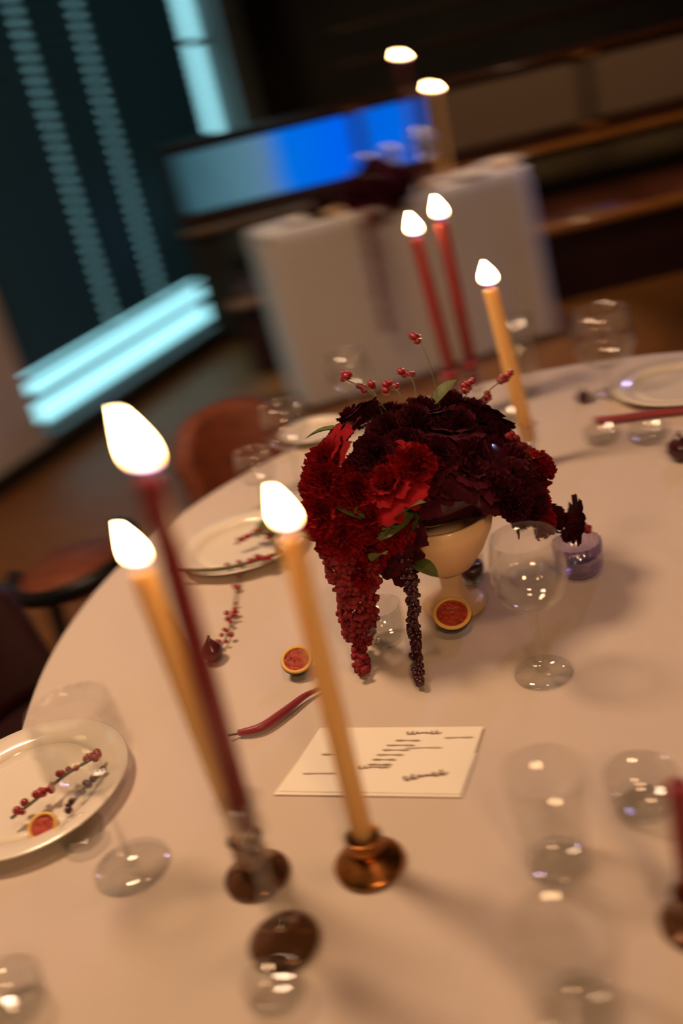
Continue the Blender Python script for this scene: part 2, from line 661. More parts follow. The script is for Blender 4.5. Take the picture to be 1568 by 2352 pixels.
# one slat mesh, with a routed slot at each tape
sl = bmesh.new()
ln = sb1 - s0 - 0.02
cuts = [0.0]
for t in tapes:
    cuts += [t - s0 - 0.02, t - s0 + 0.004]
cuts.append(ln)
hw = 0.0285
for i in range(len(cuts) - 1):
    a, b = cuts[i], cuts[i + 1]
    slot = (i % 2 == 1)
    segs = [(-hw, hw)] if not slot else [(-hw, -0.011), (0.011, hw)]
    for (w0, w1) in segs:
        n = 4
        prev = None
        for k in range(n + 1):
            w = w0 + (w1 - w0) * k / n
            crown = 0.004 * (1 - (w / hw) ** 2)
            # local: x along, y depth, z height ; tilted
            y = w * math.cos(tilt) - crown * math.sin(tilt)
            z = w * math.sin(tilt) + crown * math.cos(tilt)
            v = (sl.verts.new((a, y, z)), sl.verts.new((b, y, z)))
            if prev:
                sl.faces.new((prev[0], prev[1], v[1], v[0]))
            prev = v
bmesh.ops.solidify(sl, geom=sl.faces[:], thickness=0.0008)
sme = D.meshes.new('slat')
sl.to_mesh(sme)
sl.free()
sme.materials.append(M['slat'])
for p in sme.polygons:
    p.use_smooth = False
obj('bottom_rail', lbox(s0 + 0.01, sb1, -0.045, -0.015, za1 - 0.012, za1 + 0.012, bev=0.003), M['slat'], blind, smooth=False)
zz += pitch * 0.8
ns = 0
while zz < WZ1 - 0.06:
    o = D.objects.new('slat', sme)
    COL.objects.link(o)
    o.parent = blind
    o.location = lw(s0 + 0.01, -0.03, zz)
    o.rotation_euler = (0, 0, ang)
    zz += pitch
    ns += 1
for t in tapes:
    tb = lbox(t - 0.013, t - 0.003, -0.0085, -0.0065, za1 + 0.012, WZ1 - 0.05)
    z2 = za1 + 0.05
    while z2 < WZ1 - 0.06:
        lbox(t - 0.024, t + 0.008, -0.010, -0.003, z2, z2 + 0.027, tb)
        z2 += pitch
    obj('ladder_tape', tb, M['tape'], blind, smooth=False)

# ------------------------------------------------------------------ banquette partition
PY = 5.9
xl = -0.50
xr = 3.4
zr = aty(900, 415, PY).z     # rail top
zt = aty(900, 222, PY).z     # partition top
print('RAIL', zr, zt)
bq = thing('banquette', 'long dark wood banquette under the rail at the back of the room', 'banquette', (1.4, 5.3, 0))


def bqo(name, bm, material, smooth=False, parent=None):
    """bench parts are built in world space, then parented to the empty"""
    bmesh.ops.translate(bm, vec=(-1.4, -5.3, 0) if parent is None else (0, 0, 0), verts=bm.verts)
    return obj(name, bm, material, parent or bq, smooth=smooth)


FY = 4.98
SZ = 0.45
bqo('seat_base', box(((xl + xr) / 2 + 0.1, (FY + 0.12 + PY) / 2, 0.17), (xr - xl - 0.25, PY - FY - 0.16, 0.34)), M['leather_dark'])
for k in range(5):
    x_a = xl + 0.22 + k * (xr - xl - 0.22) / 5
    wdt = (xr - xl - 0.22) / 5
    bqo('seat_cushion', box((x_a + wdt / 2, (FY + PY - 0.15) / 2 + 0.02, SZ - 0.035), (wdt - 0.008, PY - FY - 0.22, 0.07), bev=0.015), M['seat'], True)
    b = box((0, 0, 0), (wdt - 0.01, 0.09, zr - SZ - 0.09), bev=0.02)
    bmesh.ops.rotate(b, cent=(0, 0, 0), matrix=Matrix.Rotation(math.radians(-14), 3, 'X'), verts=b.verts)
    bmesh.ops.translate(b, vec=(x_a + wdt / 2, PY - 0.12, (SZ + zr) / 2 - 0.015), verts=b.verts)
    bqo('back_cushion', b, M['olive'], True)
bqo('front_edge', tube([(xl + 0.2, FY, SZ - 0.04), (xr, FY, SZ - 0.04)], 0.032, 12), M['rail'], True)
part = thing('partition', 'wood framed partition rising behind the banquette with beige panels, two in painted blue light', 'partition', (1.4, PY, 0))


def pto(name, bm, material, smooth=False, label=None):
    bmesh.ops.translate(bm, vec=(-1.4, -PY, 0), verts=bm.verts)
    o = obj(name, bm, material, part, smooth=smooth)
    if label:
        o['label'] = label
    return o


pto('back_board', box(((xl + xr) / 2, PY + 0.05, zt / 2), (xr - xl, 0.05, zt)), M['mull'])
pto('ledge_rail', box(((xl + xr) / 2, PY - 0.03, zr - 0.02), (xr - xl, 0.14, 0.045), bev=0.012), M['rail'], True)
pto('lower_frame', box(((xl + xr) / 2, PY + 0.01, zr + 0.035), (xr - xl, 0.05, 0.05), bev=0.008), M['wood'])
pto('top_rail', box(((xl + xr) / 2, PY + 0.01, zt + 0.005), (xr - xl, 0.10, 0.05), bev=0.012), M['wood'], True)
xa = [aty(x, y, PY).x for x, y in ((365, 410), (825, 320), (980, 275), (1345, 190))] + [aty(1900, 50, PY).x]
xa[0] = xl + 0.02
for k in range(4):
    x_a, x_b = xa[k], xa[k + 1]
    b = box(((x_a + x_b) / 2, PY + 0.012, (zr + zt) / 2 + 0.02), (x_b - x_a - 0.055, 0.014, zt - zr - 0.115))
    if k < 2:  # uplight and daylight spill on these two panels is painted as emission
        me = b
        o = pto('painted_uplight_panel', b, M['uplit_panel'], label=['long panel with uplight painted as a grey teal to blue glow', 'short panel with blue uplight painted as a glow'][k])
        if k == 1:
            o.data.materials[0] = emit_mat('painted_blue_uplight', (0.0, 0.13, 0.75), 1.0)  # even blue emission stands in for uplight on the short panel
    else:
        pto('beige_panel', b, M['panel'], label='beige fabric panel')
    if k:
        pto('mullion', box((x_a, PY + 0.0, (zr + zt) / 2 + 0.02), (0.055, 0.05, zt - zr - 0.06), bev=0.006), M['mull'])
        for zc in (zt - 0.015, zr + 0.045):
            pto('boss', box((x_a, PY - 0.035, zc), (0.10, 0.03, 0.045), bev=0.012), M['rail'], True)

# ------------------------------------------------------------------ taper candles
def candle(label, base, top, wax, rad=0.011, fl=(0.012, 0.042), lean=(0, 0), group='taper candles'):
    """base, top: world points; candle thing stands at base."""
    base, top = Vector(base), Vector(top)
    t = thing('taper_candle', label, 'candle', base, 0, group)
    ax = top - base
    L = ax.length
    bm = lathe([(0, 0), (rad * 0.98, 0), (rad * 1.0, L * 0.5), (rad * 0.93, L - 0.006), (rad * 0.82, L - 0.001), (rad * 0.6, L - 0.0005), (rad * 0.45, L - 0.003), (0, L - 0.004)], 24)
    q = Vector((0, 0, 1)).rotation_difference(ax.normalized()).to_matrix()
    bmesh.ops.transform(bm, matrix=q.to_4x4(), verts=bm.verts)
    obj('wax', bm, wax, t)
    tp = ax - ax.normalized() * 0.003
    obj('wick', tube([tp, tp + Vector((0.0005, 0, 0.006)), tp + Vector((0.002, 0, 0.010))], 0.0008, 6), M['wick'], t)
    if not fl:
        return t
    r, h = fl
    pr = []
    for k in range(13):
        u = k / 12
        rr = r * 0.5 * (math.sin(math.pi * u ** 0.62) ** 0.85) * (1 - 0.25 * u) * 1.12
        pr.append((rr if 0 < k < 12 else 0, u * h))
    bm = lathe(pr, 16)
    for v in bm.verts:
        v.co.x += lean[0] * (v.co.z / h) ** 2 * h
        v.co.y += lean[1] * (v.co.z / h) ** 2 * h
    f = obj('flame', bm, M['flame'], t)
    f.location = ax + Vector((0, 0, 0.004))
    return t


TZ = 0.752


def spot_on(px, py):
    return atz(px, py, TZ)


# A: cream, left
pA = spot_on(592, 2012)
tA = aty(325, 1312, pA.y)
# B: burgundy, leftmost and tallest
pB = spot_on(655, 2165)
tB = aty(342, 1098, pB.y)
# C: cream, centre
pC = spot_on(850, 1985)
tC = aty(683, 1225, pC.y)
# F: cream, behind
pF = spot_on(1222, 1070)
tF = aty(1125, 662, pF.y)
# D, E: red pair behind the flowers
pD = spot_on(1058, 962)
tD = aty(955, 548, pD.y)
pE = spot_on(1102, 950)
tE = aty(1013, 510, pE.y)


def up(p, z):
    return Vector((p.x, p.y, p.z + z))


def straight(p, t, zb):
    """candle from zb above the cloth to the measured top, following the measured lean slightly"""
    b = Vector((p.x, p.y, TZ + zb))
    return b, Vector((p.x + (t.x - p.x) * 1.0, p.y, t.z))


for nm, p, t in (('A', pA, tA), ('B', pB, tB), ('C', pC, tC), ('F', pF, tF), ('D', pD, tD), ('E', pE, tE)):
    print(nm, [round(v, 3) for v in p], 'top', [round(v, 3) for v in t], 'h', round(t.z - TZ, 3))


def holder_low(label, p, r=0.036, h=0.030, material=None, group=None):
    """low candle cup on a round foot"""
    t = thing('candle_holder', label, 'candle holder', (p.x, p.y, TZ), 0, group)
    material = material or M['brass']
    obj('foot', lathe([(0, 0), (r, 0), (r * 1.02, 0.003), (r * 0.9, 0.007), (r * 0.5, 0.012), (0.0135, 0.016), (0, 0.016)], 36), material, t)
    obj('cup', lathe([(0.0115, 0.0165), (0.0165, 0.0165), (0.0175, 0.026), (0.0165, h + 0.004), (0.0185, h + 0.008), (0.0150, h + 0.009), (0.0125, h), (0.0125, 0.0185), (0, 0.0185)], 28), material, t)
    return t


def holder_tall(label, p, h, cupm, footm, stemm, r=0.04, group=None):
    t = thing('candle_holder', label, 'candle holder', (p.x, p.y, TZ), 0, group)
    obj('foot', lathe([(0, 0), (r, 0), (r * 1.02, 0.004), (r * 0.8, 0.009), (r * 0.35, 0.014), (0.008, 0.02), (0, 0.02)], 36), footm, t)
    st = [(0.0075, 0.0205), (0.006, 0.035), (0.011, h * 0.36), (0.006, h * 0.45), (0.0075, h * 0.62), (0.013, h * 0.72), (0.007, h - 0.035)]
    obj('stem', lathe([(0, 0.0205)] + st + [(0, h - 0.035)], 24), stemm, t)
    obj('cup', lathe([(0, h - 0.0345), (0.012, h - 0.034), (0.0175, h - 0.022), (0.0165, h + 0.006), (0.0195, h + 0.010), (0.0145, h + 0.011), (0.0125, h + 0.002), (0.0125, h - 0.0195), (0, h - 0.0195)], 28), cupm, t)
    return t


def place_candle(label, p, t, wax, hold, hh, fl, lean=(0, 0), rad=0.011, hl='', group=None, **kw):
    dx = (t.x - p.x)
    L = t.z - TZ
    # lean of the candle axis as measured, small
    top = Vector((p.x + dx, p.y, t.z))
    zb = hh
    b = Vector((p.x, p.y, TZ + zb))
    q = Vector((p.x, p.y, TZ)) 
    c = candle(label, b, top, wax, rad, fl, lean)
    return c


holder_low('small dark brass candle holder under the centre cream candle on the near cloth', pC, 0.036, 0.030)
candle('cream taper candle standing in the small brass cup left of centre', (pC.x, pC.y, TZ + 0.019), (tC.x * 0.55 + pC.x * 0.45, pC.y, tC.z), M['wax_cream'], 0.0112, (0.021, 0.046), (-0.10, 0))
holder_low('clear and bronze candle holder under the left cream candle', pA, 0.034, 0.045, M['smoke'])
candle('leftmost cream taper candle with an orange lit tip', (pA.x, pA.y, TZ + 0.019), (tA.x, pA.y, tA.z), M['wax_cream'], 0.0118, (0.021, 0.047), (-0.12, 0))
holder_tall('tall clear glass candlestick with bronze foot nearest the camera', pB, 0.165, M['glass_thick'], M['smoke'], M['glass_thick'], 0.034)
candle('dark burgundy taper candle, tallest at the left front', (pB.x, pB.y, TZ + 0.147), (tB.x, pB.y, tB.z), M['wax_red'], 0.0105, (0.022, 0.055), (-0.12, 0))
holder_tall('clear glass candlestick under the cream candle right of the flowers', pF, 0.07, M['glass_thick'], M['glass_thick'], M['glass_thick'], 0.034)
candle('cream taper candle beyond the flowers, right of the red pair', (pF.x, pF.y, TZ + 0.052), (tF.x, pF.y, tF.z), M['wax_cream'], 0.0130, (0.030, 0.044), (-0.1, 0))
holder_tall('clear glass candlestick with red tie under the shorter red candle', pD, 0.075, M['glass_thick'], M['glass_thick'], M['glass_thick'], 0.0195)
candle('shorter red taper candle of the pair behind the flowers', (pD.x, pD.y, TZ + 0.057), (tD.x, pD.y, tD.z), M['wax_rose'], 0.0130, (0.028, 0.048), (-0.1, 0))
holder_tall('clear glass candlestick with red tie under the taller red candle', pE, 0.085, M['glass_thick'], M['glass_thick'], M['glass_thick'], 0.0195)
candle('taller red taper candle of the pair behind the flowers', (pE.x, pE.y, TZ + 0.067), (tE.x, pE.y, tE.z), M['wax_rose'], 0.0130, (0.028, 0.048), (-0.1, 0))
for nm, p, t, f in (('shorter', pD, tD, 0.085), ('taller', pE, tE, 0.095)):
    zc = TZ + f + 0.012
    k = (zc - TZ) / (t.z - TZ)
    cx = p.x + (t.x - p.x) * k
    bm = lathe([(0.0145, -0.012), (0.0165, -0.010), (0.0170, 0.0), (0.0165, 0.010), (0.0145, 0.012), (0.0138, 0)], 20, closed=True, center=(cx, p.y, zc))
    r_ = obj('ribbon_band', bm, M['ribbon'])
    ob = bmesh.new()
    tag(r_, 'dark red ribbon tied round the foot of the %s red candle' % nm, 'ribbon', 'ribbons tied on the red candles')

# ------------------------------------------------------------------ main table
CX, CY, TR = 0.375, 1.20, 0.865
tb = thing('banquet_table', 'long round-ended banquet table hidden under the pale cloth', 'table', (CX, CY, 0))
bm = lathe([(0, 0.722), (TR - 0.006, 0.722), (TR - 0.002, 0.73), (TR - 0.004, 0.744), (0, 0.744)], 96)
for v in bm.verts:
    if v.co.y < -1e-4:
        v.co.y -= 0.75
obj('tabletop', bm, M['wood'], tb)
obj('pedestal', lathe([(0, 0.06), (0.06, 0.06), (0.05, 0.3), (0.06, 0.72), (0, 0.72)], 24), M['black_metal'], tb)
for k in range(4):
    a = math.pi / 4 + k * math.pi / 2
    obj('leg', tube([(0.05 * math.cos(a), 0.05 * math.sin(a), 0.07), (0.3 * math.cos(a), 0.3 * math.sin(a), 0.03), (0.36 * math.cos(a), 0.36 * math.sin(a), 0.012)], [0.02, 0.016, 0.012], 10), M['black_metal'], tb)


def fold(a, rr):
    """soft pressed creases in the cloth top"""
    x, y = rr * math.cos(a), rr * math.sin(a)
    z = 0
    for (nx, ny, c, w, h) in ((0.32, 0.947, 0.02, 0.006, 0.0011), (0.947, -0.32, 0.08, 0.006, 0.0009), (0.2, 0.98, -0.33, 0.010, 0.0012), (0.38, 0.92, 0.36, 0.008, 0.001)):
        d = x * nx + y * ny - c
        z += h * math.exp(-(d / w) ** 2)
    return z


EXT = 0.75        # the table runs on towards the camera: round end, straight sides


def ov(x, y):
    return y - EXT if y < 0 else y


cb = bmesh.new()
SEG = 220
rad_l = [0.0] + [TR * k / 90 for k in range(1, 91)]
rings = []
for rr in rad_l:
    if rr == 0:
        rings.append([cb.verts.new((0, 0, TZ))])
        continue
    rings.append([cb.verts.new((rr * math.cos(2 * math.pi * (i + .5) / SEG), ov(0, rr * math.sin(2 * math.pi * (i + .5) / SEG)), TZ - 0.0013 + fold(2 * math.pi * (i + .5) / SEG, rr))) for i in range(SEG)])
for k in range(1, 22):
    u = k / 21
    z = TZ - 0.004 - 0.62 * u
    rg = []
    for i in range(SEG):
        a = 2 * math.pi * (i + .5) / SEG
        f = math.sin(a * 17 + 0.8 * math.sin(a * 3)) * 0.5 + 0.5 * math.sin(a * 26 + 1.3)
        rr = TR + 0.005 + 0.008 * min(1, u * 8) + (0.022 * f + 0.018) * min(1, u * 1.6)
        rg.append(cb.verts.new((rr * math.cos(a), ov(0, rr * math.sin(a)), z + 0.002 * f)))
    rings.append(rg)
for k in range(len(rings) - 1):
    a_, b_ = rings[k], rings[k + 1]
    for i in range(SEG):
        j = (i + 1) % SEG
        if len(a_) == 1:
            cb.faces.new((a_[0], b_[i], b_[j]))
        else:
            cb.faces.new((a_[i], a_[j], b_[j], b_[i]))
cl = obj('tablecloth', cb, M['cloth'], None, (CX, CY, 0))
tag(cl, 'pale linen tablecloth over the large round-ended table in front', 'tablecloth')

# ------------------------------------------------------------------ glassware
def wine_glass(label, p, h=0.20, r=0.042, foot=0.037, bh=0.10, ribs=0, z=TZ, group='wine glasses', facet=0, gm=None, fill=None):
    gm = gm or M['glass']
    t = thing('wine_glass', label, 'wine glass', (p.x, p.y, z), random.random(), group)
    zb = h - bh
    outer = [(0.0045, zb), (r * 0.45, zb + 0.006), (r * 0.82, zb + bh * 0.2), (r, zb + bh * 0.42), (r * 0.98, zb + bh * 0.65), (r * 0.86, h)]
    inner = [(rr - 0.0012, zz + 0.0015) for rr, zz in outer[1:-1]] + [(r * 0.86 - 0.0011, h)]
    pr = outer + inner[::-1] + [(0, zb + 0.0075)]
    bowl = obj('bowl', lathe(pr, 64 if ribs else 40, ribs=ribs, ribamp=0.018 if ribs else 0), gm, t)
    obj('stem', lathe([(0.0045, zb - 0.0002), (0.0032, zb - 0.012), (0.003, h * 0.25), (0.0042, 0.014), (0.009, 0.0065)], 16), M['glass_thick'], t)
    obj('foot', lathe([(0, 0.0), (foot, 0.0), (foot, 0.0016), (foot * 0.6, 0.003), (0.009, 0.0062), (0, 0.0062)], 40), gm, t)
    return t


def tumbler(label, p, h=0.10, r=0.038, z=TZ, group='water tumblers', gm=None):
    t = thing('tumbler', label, 'glass', (p.x, p.y, z), 0, group)
    gm = gm or M['glass']
    obj('wall', lathe([(r * 0.78, 0.008), (r * 0.82, 0.012), (r, h), (r - 0.0016, h), (r * 0.82 - 0.0018, 0.013), (r * 0.76, 0.0085)], 40), gm, t)
    obj('thick_base', lathe([(0, 0), (r * 0.74, 0), (r * 0.80, 0.003), (r * 0.78, 0.0078), (r * 0.6, 0.0075), (0, 0.0065)], 40), M['glass_thick'], t)
    return t


def votive(label, p, r=0.03, h=0.05, gm=None, inside=None, z=TZ, ribs=0, group='small glass votives'):
    t = thing('votive_holder', label, 'votive', (p.x, p.y, z), 0, group)
    gm = gm or M['glass_thick']
    obj('cup', lathe([(0, 0), (r * 0.75, 0), (r * 0.95, h * 0.25), (r, h), (r - 0.003, h), (r * 0.95 - 0.003, h * 0.28), (r * 0.7, 0.005), (0, 0.005)], 72, ribs=ribs, ribamp=0.03 if ribs else 0), gm, t)
    if inside:
        obj('wax', lathe([(0, 0.006), (r * 0.66, 0.006), (r * 0.84, h * 0.3), (r * 0.86, h * 0.55), (0, h * 0.53)], 28), inside, t)
    return t


gL = spot_on(305, 1990)
wine_glass('tall ribbed wine glass at the left front', gL, 0.215, 0.047, 0.042, 0.105, ribs=22)
g2 = spot_on(1248, 1545)
wine_glass('wine glass in front of the pedestal bowl, right of the halved fig', g2, 0.19, 0.045, 0.036, 0.098)
g3 = spot_on(1282, 1985)
tumbler('clear water tumbler on the right of the menu card', g3, 0.115, 0.038)
g5 = spot_on(1330, 2320)
tumbler('clear tumbler at the bottom right of the table', g5, 0.10, 0.042)
g4 = spot_on(1478, 1850)
votive('thick clear glass votive near the right edge', g4, 0.036, 0.04)
votive('clear glass votive in front of the centre candle', spot_on(640, 2290), 0.028, 0.022)
votive('clear glass votive in the bottom left corner of the photo', spot_on(38, 2320), 0.034, 0.035)
votive('clear glass votive left of the left wine glass foot', spot_on(195, 1930), 0.026, 0.018)
votive('clear glass votive behind the hanging amaranth', spot_on(888, 1470), 0.030, 0.055)
votive('clear glass votive holding a dark candle beside the bowl stem', spot_on(1085, 1330), 0.022, 0.045, inside=M['berry_dark'])
vv = votive('violet ribbed glass votive right of the pedestal bowl', spot_on(1332, 1312), 0.034, 0.048, M['violet_glass'], None, ribs=20)
wine_glass('wine glass left of the flowers near the tan chair', spot_on(690, 1120), 0.17, 0.043, 0.035, 0.09)
wine_glass('wine glass behind the left plate', spot_on(612, 1172), 0.12, 0.035, 0.034, 0.07)
wine_glass('tall wine glass at the far right rim of the table', spot_on(1398, 905), 0.175, 0.058, 0.040, 0.12, ribs=22)
wine_glass('wine glass behind the flowers at the far rim', spot_on(830, 985), 0.17, 0.044, 0.035, 0.09)
votive('low clear votive beside the right cream candle', spot_on(1165, 965), 0.033, 0.02)
votive('low clear votive on the cloth below the far right glass', spot_on(1385, 1010), 0.034, 0.022)
votive('low clear votive beside the red bloom on the right', spot_on(1490, 1008), 0.036, 0.024)
tumbler('clear tumbler behind the right cream candle', spot_on(1205, 905), 0.17, 0.036)


# ------------------------------------------------------------------ plates
def plate(label, p, r=0.13, z=TZ, group='ivory plates'):
    t = thing('dinner_plate', label, 'plate', (p.x, p.y, z), 0, group)
    obj('rim', lathe([(r * 0.70, 0.006), (r * 0.78, 0.012), (r * 0.97, 0.017), (r, 0.0185), (r * 0.985, 0.020), (r * 0.78, 0.0155), (r * 0.70, 0.0095)], 64, closed=True), M['plate'], t)
    obj('well', lathe([(0, 0), (r * 0.55, 0), (r * 0.58, 0.004), (r * 0.699, 0.006), (r * 0.699, 0.0094), (r * 0.55, 0.007), (0, 0.007)], 64), M['plate'], t)
    return t


plA = spot_on(560, 1262)
plate('ivory plate left of the flowers with a berry branch across it', plA, 0.115)
plB = spot_on(75, 1830)
plate('ivory plate at the left front with a red sprig on it', plB, 0.125)
plC = spot_on(1560, 895)
plate('ivory plate at the far right rim of the table', plC, 0.125)
plD = spot_on(728, 1002)
plate('ivory plate at the far rim left of the flowers', plD, 0.075)
# napkin with burgundy hem under far right plate
nk = bmesh.new()
n1 = spot_on(1330, 935)
pts = [spot_on(1365, 972), spot_on(1420, 970), spot_on(1490, 960), spot_on(1560, 952), spot_on(1640, 940)]
pp = [Vector((q.x, q.y, TZ + 0.007 + 0.002 * math.sin(i))) for i, q in enumerate(pts)]
b = tube(bez(pp, 6), [0.004] + [0.009] * 23 + [0.006], 10)
for v in b.verts:
    v.co.z = TZ + 0.0005 + max(0, (v.co.z - TZ)) * 0.8
tag(obj('rolled_napkin', b, M['ribbon']), 'rolled burgundy napkin in front of the far right plate', 'napkin')

# ------------------------------------------------------------------ menu card with script lines
c4 = [spot_on(640, 1820), spot_on(1060, 1827), spot_on(1110, 1672), spot_on(735, 1675)]
mc = thing('menu_card', 'cream menu card with brown script lying on the cloth in front of the flowers', 'menu card', (c4[0].x, c4[0].y, TZ))
o0 = c4[0]
bm = bmesh.new()
lo = [bm.verts.new((q.x - o0.x, q.y - o0.y, 0.0012)) for q in c4]
hi = [bm.verts.new((q.x - o0.x, q.y - o0.y, 0.0022)) for q in c4]
bm.faces.new(lo[::-1])
bm.faces.new(hi)
for i in range(4):
    j = (i + 1) % 4
    bm.faces.new((lo[i], lo[j], hi[j], hi[i]))
obj('card', bm, M['paper'], mc, smooth=False)


def cardpt(u, v, z=0.0026):
    a = c4[0].lerp(c4[1], u)
    b = c4[3].lerp(c4[2], u)
    q = a.lerp(b, v)
    return Vector((q.x - o0.x, q.y - o0.y, z))


def scrawl(u0, v0, u1, v1, amp, nw, wd=0.0006):
    pts = []
    n = nw * 8
    for k in range(n + 1):
        t = k / n
        u = u0 + (u1 - u0) * t + 0.006 * math.cos(2 * math.pi * t * nw)
        v = v0 + (v1 - v0) * t + amp * math.sin(2 * math.pi * t * nw) * (0.6 + 0.4 * math.sin(9 * t))
        pts.append(cardpt(u, v))
    bm = tube(pts, wd, 4)
    for vv_ in bm.verts:
        vv_.co.z = 0.0023 + (vv_.co.z - 0.0026) * 0.3 + 0.0002
    return obj('script_line', bm, M['ink'], mc)


scrawl(0.56, 0.90, 0.76, 0.91, 0.030, 7, 0.0011)
for k, (a_, b_) in enumerate(((0.52, 0.66), (0.48, 0.64), (0.47, 0.62), (0.45, 0.60), (0.44, 0.57), (0.43, 0.56))):
    scrawl(a_, 0.78 - k * 0.075, b_, 0.78 - k * 0.075, 0.014, 9)
scrawl(0.12, 0.56, 0.26, 0.56, 0.016, 8)
scrawl(0.38, 0.36, 0.55, 0.38, 0.028, 6, 0.0010)
scrawl(0.80, 0.82, 0.96, 0.83, 0.014, 8)
scrawl(0.60, 0.66, 0.80, 0.67, 0.014, 9)
scrawl(0.66, 0.20, 0.88, 0.30, 0.045, 6, 0.0016)
scrawl(0.08, 0.26, 0.26, 0.27, 0.014, 9)
# second sheet edge below (folded card)
bm = bmesh.new()
q4 = [cardpt(-0.02, -0.04, 0.0), cardpt(1.0, -0.03, 0.0), cardpt(1.01, 0.6, 0.0), cardpt(0.0, 0.6, 0.0)]
l2 = [bm.verts.new(q + Vector((0, 0, 0.0002))) for q in q4]
h2 = [bm.verts.new(q + Vector((0, 0, 0.0010))) for q in q4]
bm.faces.new(l2[::-1])
bm.faces.new(h2)
for i in range(4):
    j = (i + 1) % 4
    bm.faces.new((l2[i], l2[j], h2[j], h2[i]))
obj('back_leaf', bm, M['paper'], mc, smooth=False)

# ------------------------------------------------------------------ flowers
def petal(bm, r, h, width, curl, ang, z0, lean):
    nu, nv = 5, 6
    grid = []
    for i in range(nu + 1):
        row = []
        u = i / nu
        for j in range(nv + 1):
            v = j / nv - 0.5
            w = width * math.sin(math.pi * (0.18 + 0.72 * u)) ** 0.6
            a = ang + v * w
            rr = r * (0.35 + 0.65 * u ** 0.7) + lean * u * u * r + curl * r * max(0, u - 0.7) * 2.2 + 0.07 * r * math.sin(v * 14 + ang * 3) * u
            zz_ = z0 + h * u - curl * h * max(0, u - 0.75) * 1.6 - 0.12 * h * (2 * v) ** 2 * u
            row.append(bm.verts.new((rr * math.cos(a), rr * math.sin(a), zz_)))
        grid.append(row)
    for i in range(nu):
        for j in range(nv):
            bm.faces.new((grid[i][j], grid[i][j + 1], grid[i + 1][j + 1], grid[i + 1][j]))


def rose_mesh(seed, R=0.032):
    rnd = random.Random(seed)
    bm = bmesh.new()
    for lay, (rf, hf, n, w, cu, le) in enumerate(((0.22, 0.95, 3, 2.4, 0.0, 0.0), (0.40, 1.0, 4, 2.0, 0.1, 0.0), (0.60, 0.95, 5, 1.7, 0.3, 0.1), (0.80, 0.82, 6, 1.5, 0.6, 0.25), (1.0, 0.62, 7, 1.3, 0.9, 0.5))):
        for k in range(n):
            petal(bm, R * rf, R * 1.25 * hf, w, cu, 2 * math.pi * k / n + lay * 0.6 + rnd.uniform(-.15, .15), -R * 0.2, le)
    me = D.meshes.new('rose')
    bm.to_mesh(me)
    bm.free()
    for p in me.polygons:
        p.use_smooth = True
    return me


def carnation_mesh(seed, R=0.030):
    rnd = random.Random(seed)
    bm = bmesh.new()
    for lay in range(6):
        n = 5 + lay * 2
        el = math.radians(84 - lay * 15)
        for k in range(n):
            a = 2 * math.pi * k / n + rnd.uniform(-.2, .2)
            e = el + rnd.uniform(-.12, .12)
            d = Vector((math.cos(a) * math.cos(e), math.sin(a) * math.cos(e), math.sin(e)))
            t = Vector((-math.sin(a), math.cos(a), 0))
            nn = d.cross(t)
            L = R * rnd.uniform(0.85, 1.08)
            base = [bm.verts.new(d * L * 0.15 + t * x * R * 0.06) for x in (-1, 0, 1)]
            mid = [bm.verts.new(d * L * 0.65 + t * x * R * 0.22 + nn * R * 0.05 * (x * x)) for x in (-1, 0, 1)]
            top = [bm.verts.new(d * L * (1.0 + (0.10 if j % 2 else 0)) + t * (j - 2) * R * 0.17 + nn * R * (0.13 if j % 2 else -0.08)) for j in range(5)]
            for j in range(2):
                bm.faces.new((base[j], base[j + 1], mid[j + 1], mid[j]))
                bm.faces.new((mid[j], mid[j + 1], top[2 * j + 2], top[2 * j + 1], top[2 * j]))
    me = D.meshes.new('carnation')
    bm.to_mesh(me)
    bm.free()
    return me


def dahlia_mesh(seed, R=0.036):
    rnd = random.Random(seed)
    bm = bmesh.new()
    for lay in range(6):
        n = 6 + lay * 3
        el = math.radians(80 - lay * 17)
        L = R * (0.55 + 0.09 * lay)
        for k in range(n):
            a = 2 * math.pi * k / n + lay * 0.37 + rnd.uniform(-.1, .1)
            d = Vector((math.cos(a) * math.cos(el), math.sin(a) * math.cos(el), math.sin(el)))
            s = Vector((-math.sin(a), math.cos(a), 0)) * R * 0.17
            n_ = d.cross(s).normalized() * R * 0.06
            b0 = d * R * 0.12
            m1 = d * L * 0.6
            t1 = d * L
            v = [bm.verts.new(b0 - s * 0.4), bm.verts.new(b0 + s * 0.4), bm.verts.new(m1 + s - n_), bm.verts.new(t1), bm.verts.new(m1 - s - n_), bm.verts.new(m1 + n_)]
            bm.faces.new((v[0], v[1], v[5]))
            bm.faces.new((v[1], v[2], v[5]))
            bm.faces.new((v[2], v[3], v[5]))
            bm.faces.new((v[3], v[4], v[5]))
            bm.faces.new((v[4], v[0], v[5]))
    me = D.meshes.new('dahlia')
    bm.to_mesh(me)
    bm.free()
    return me


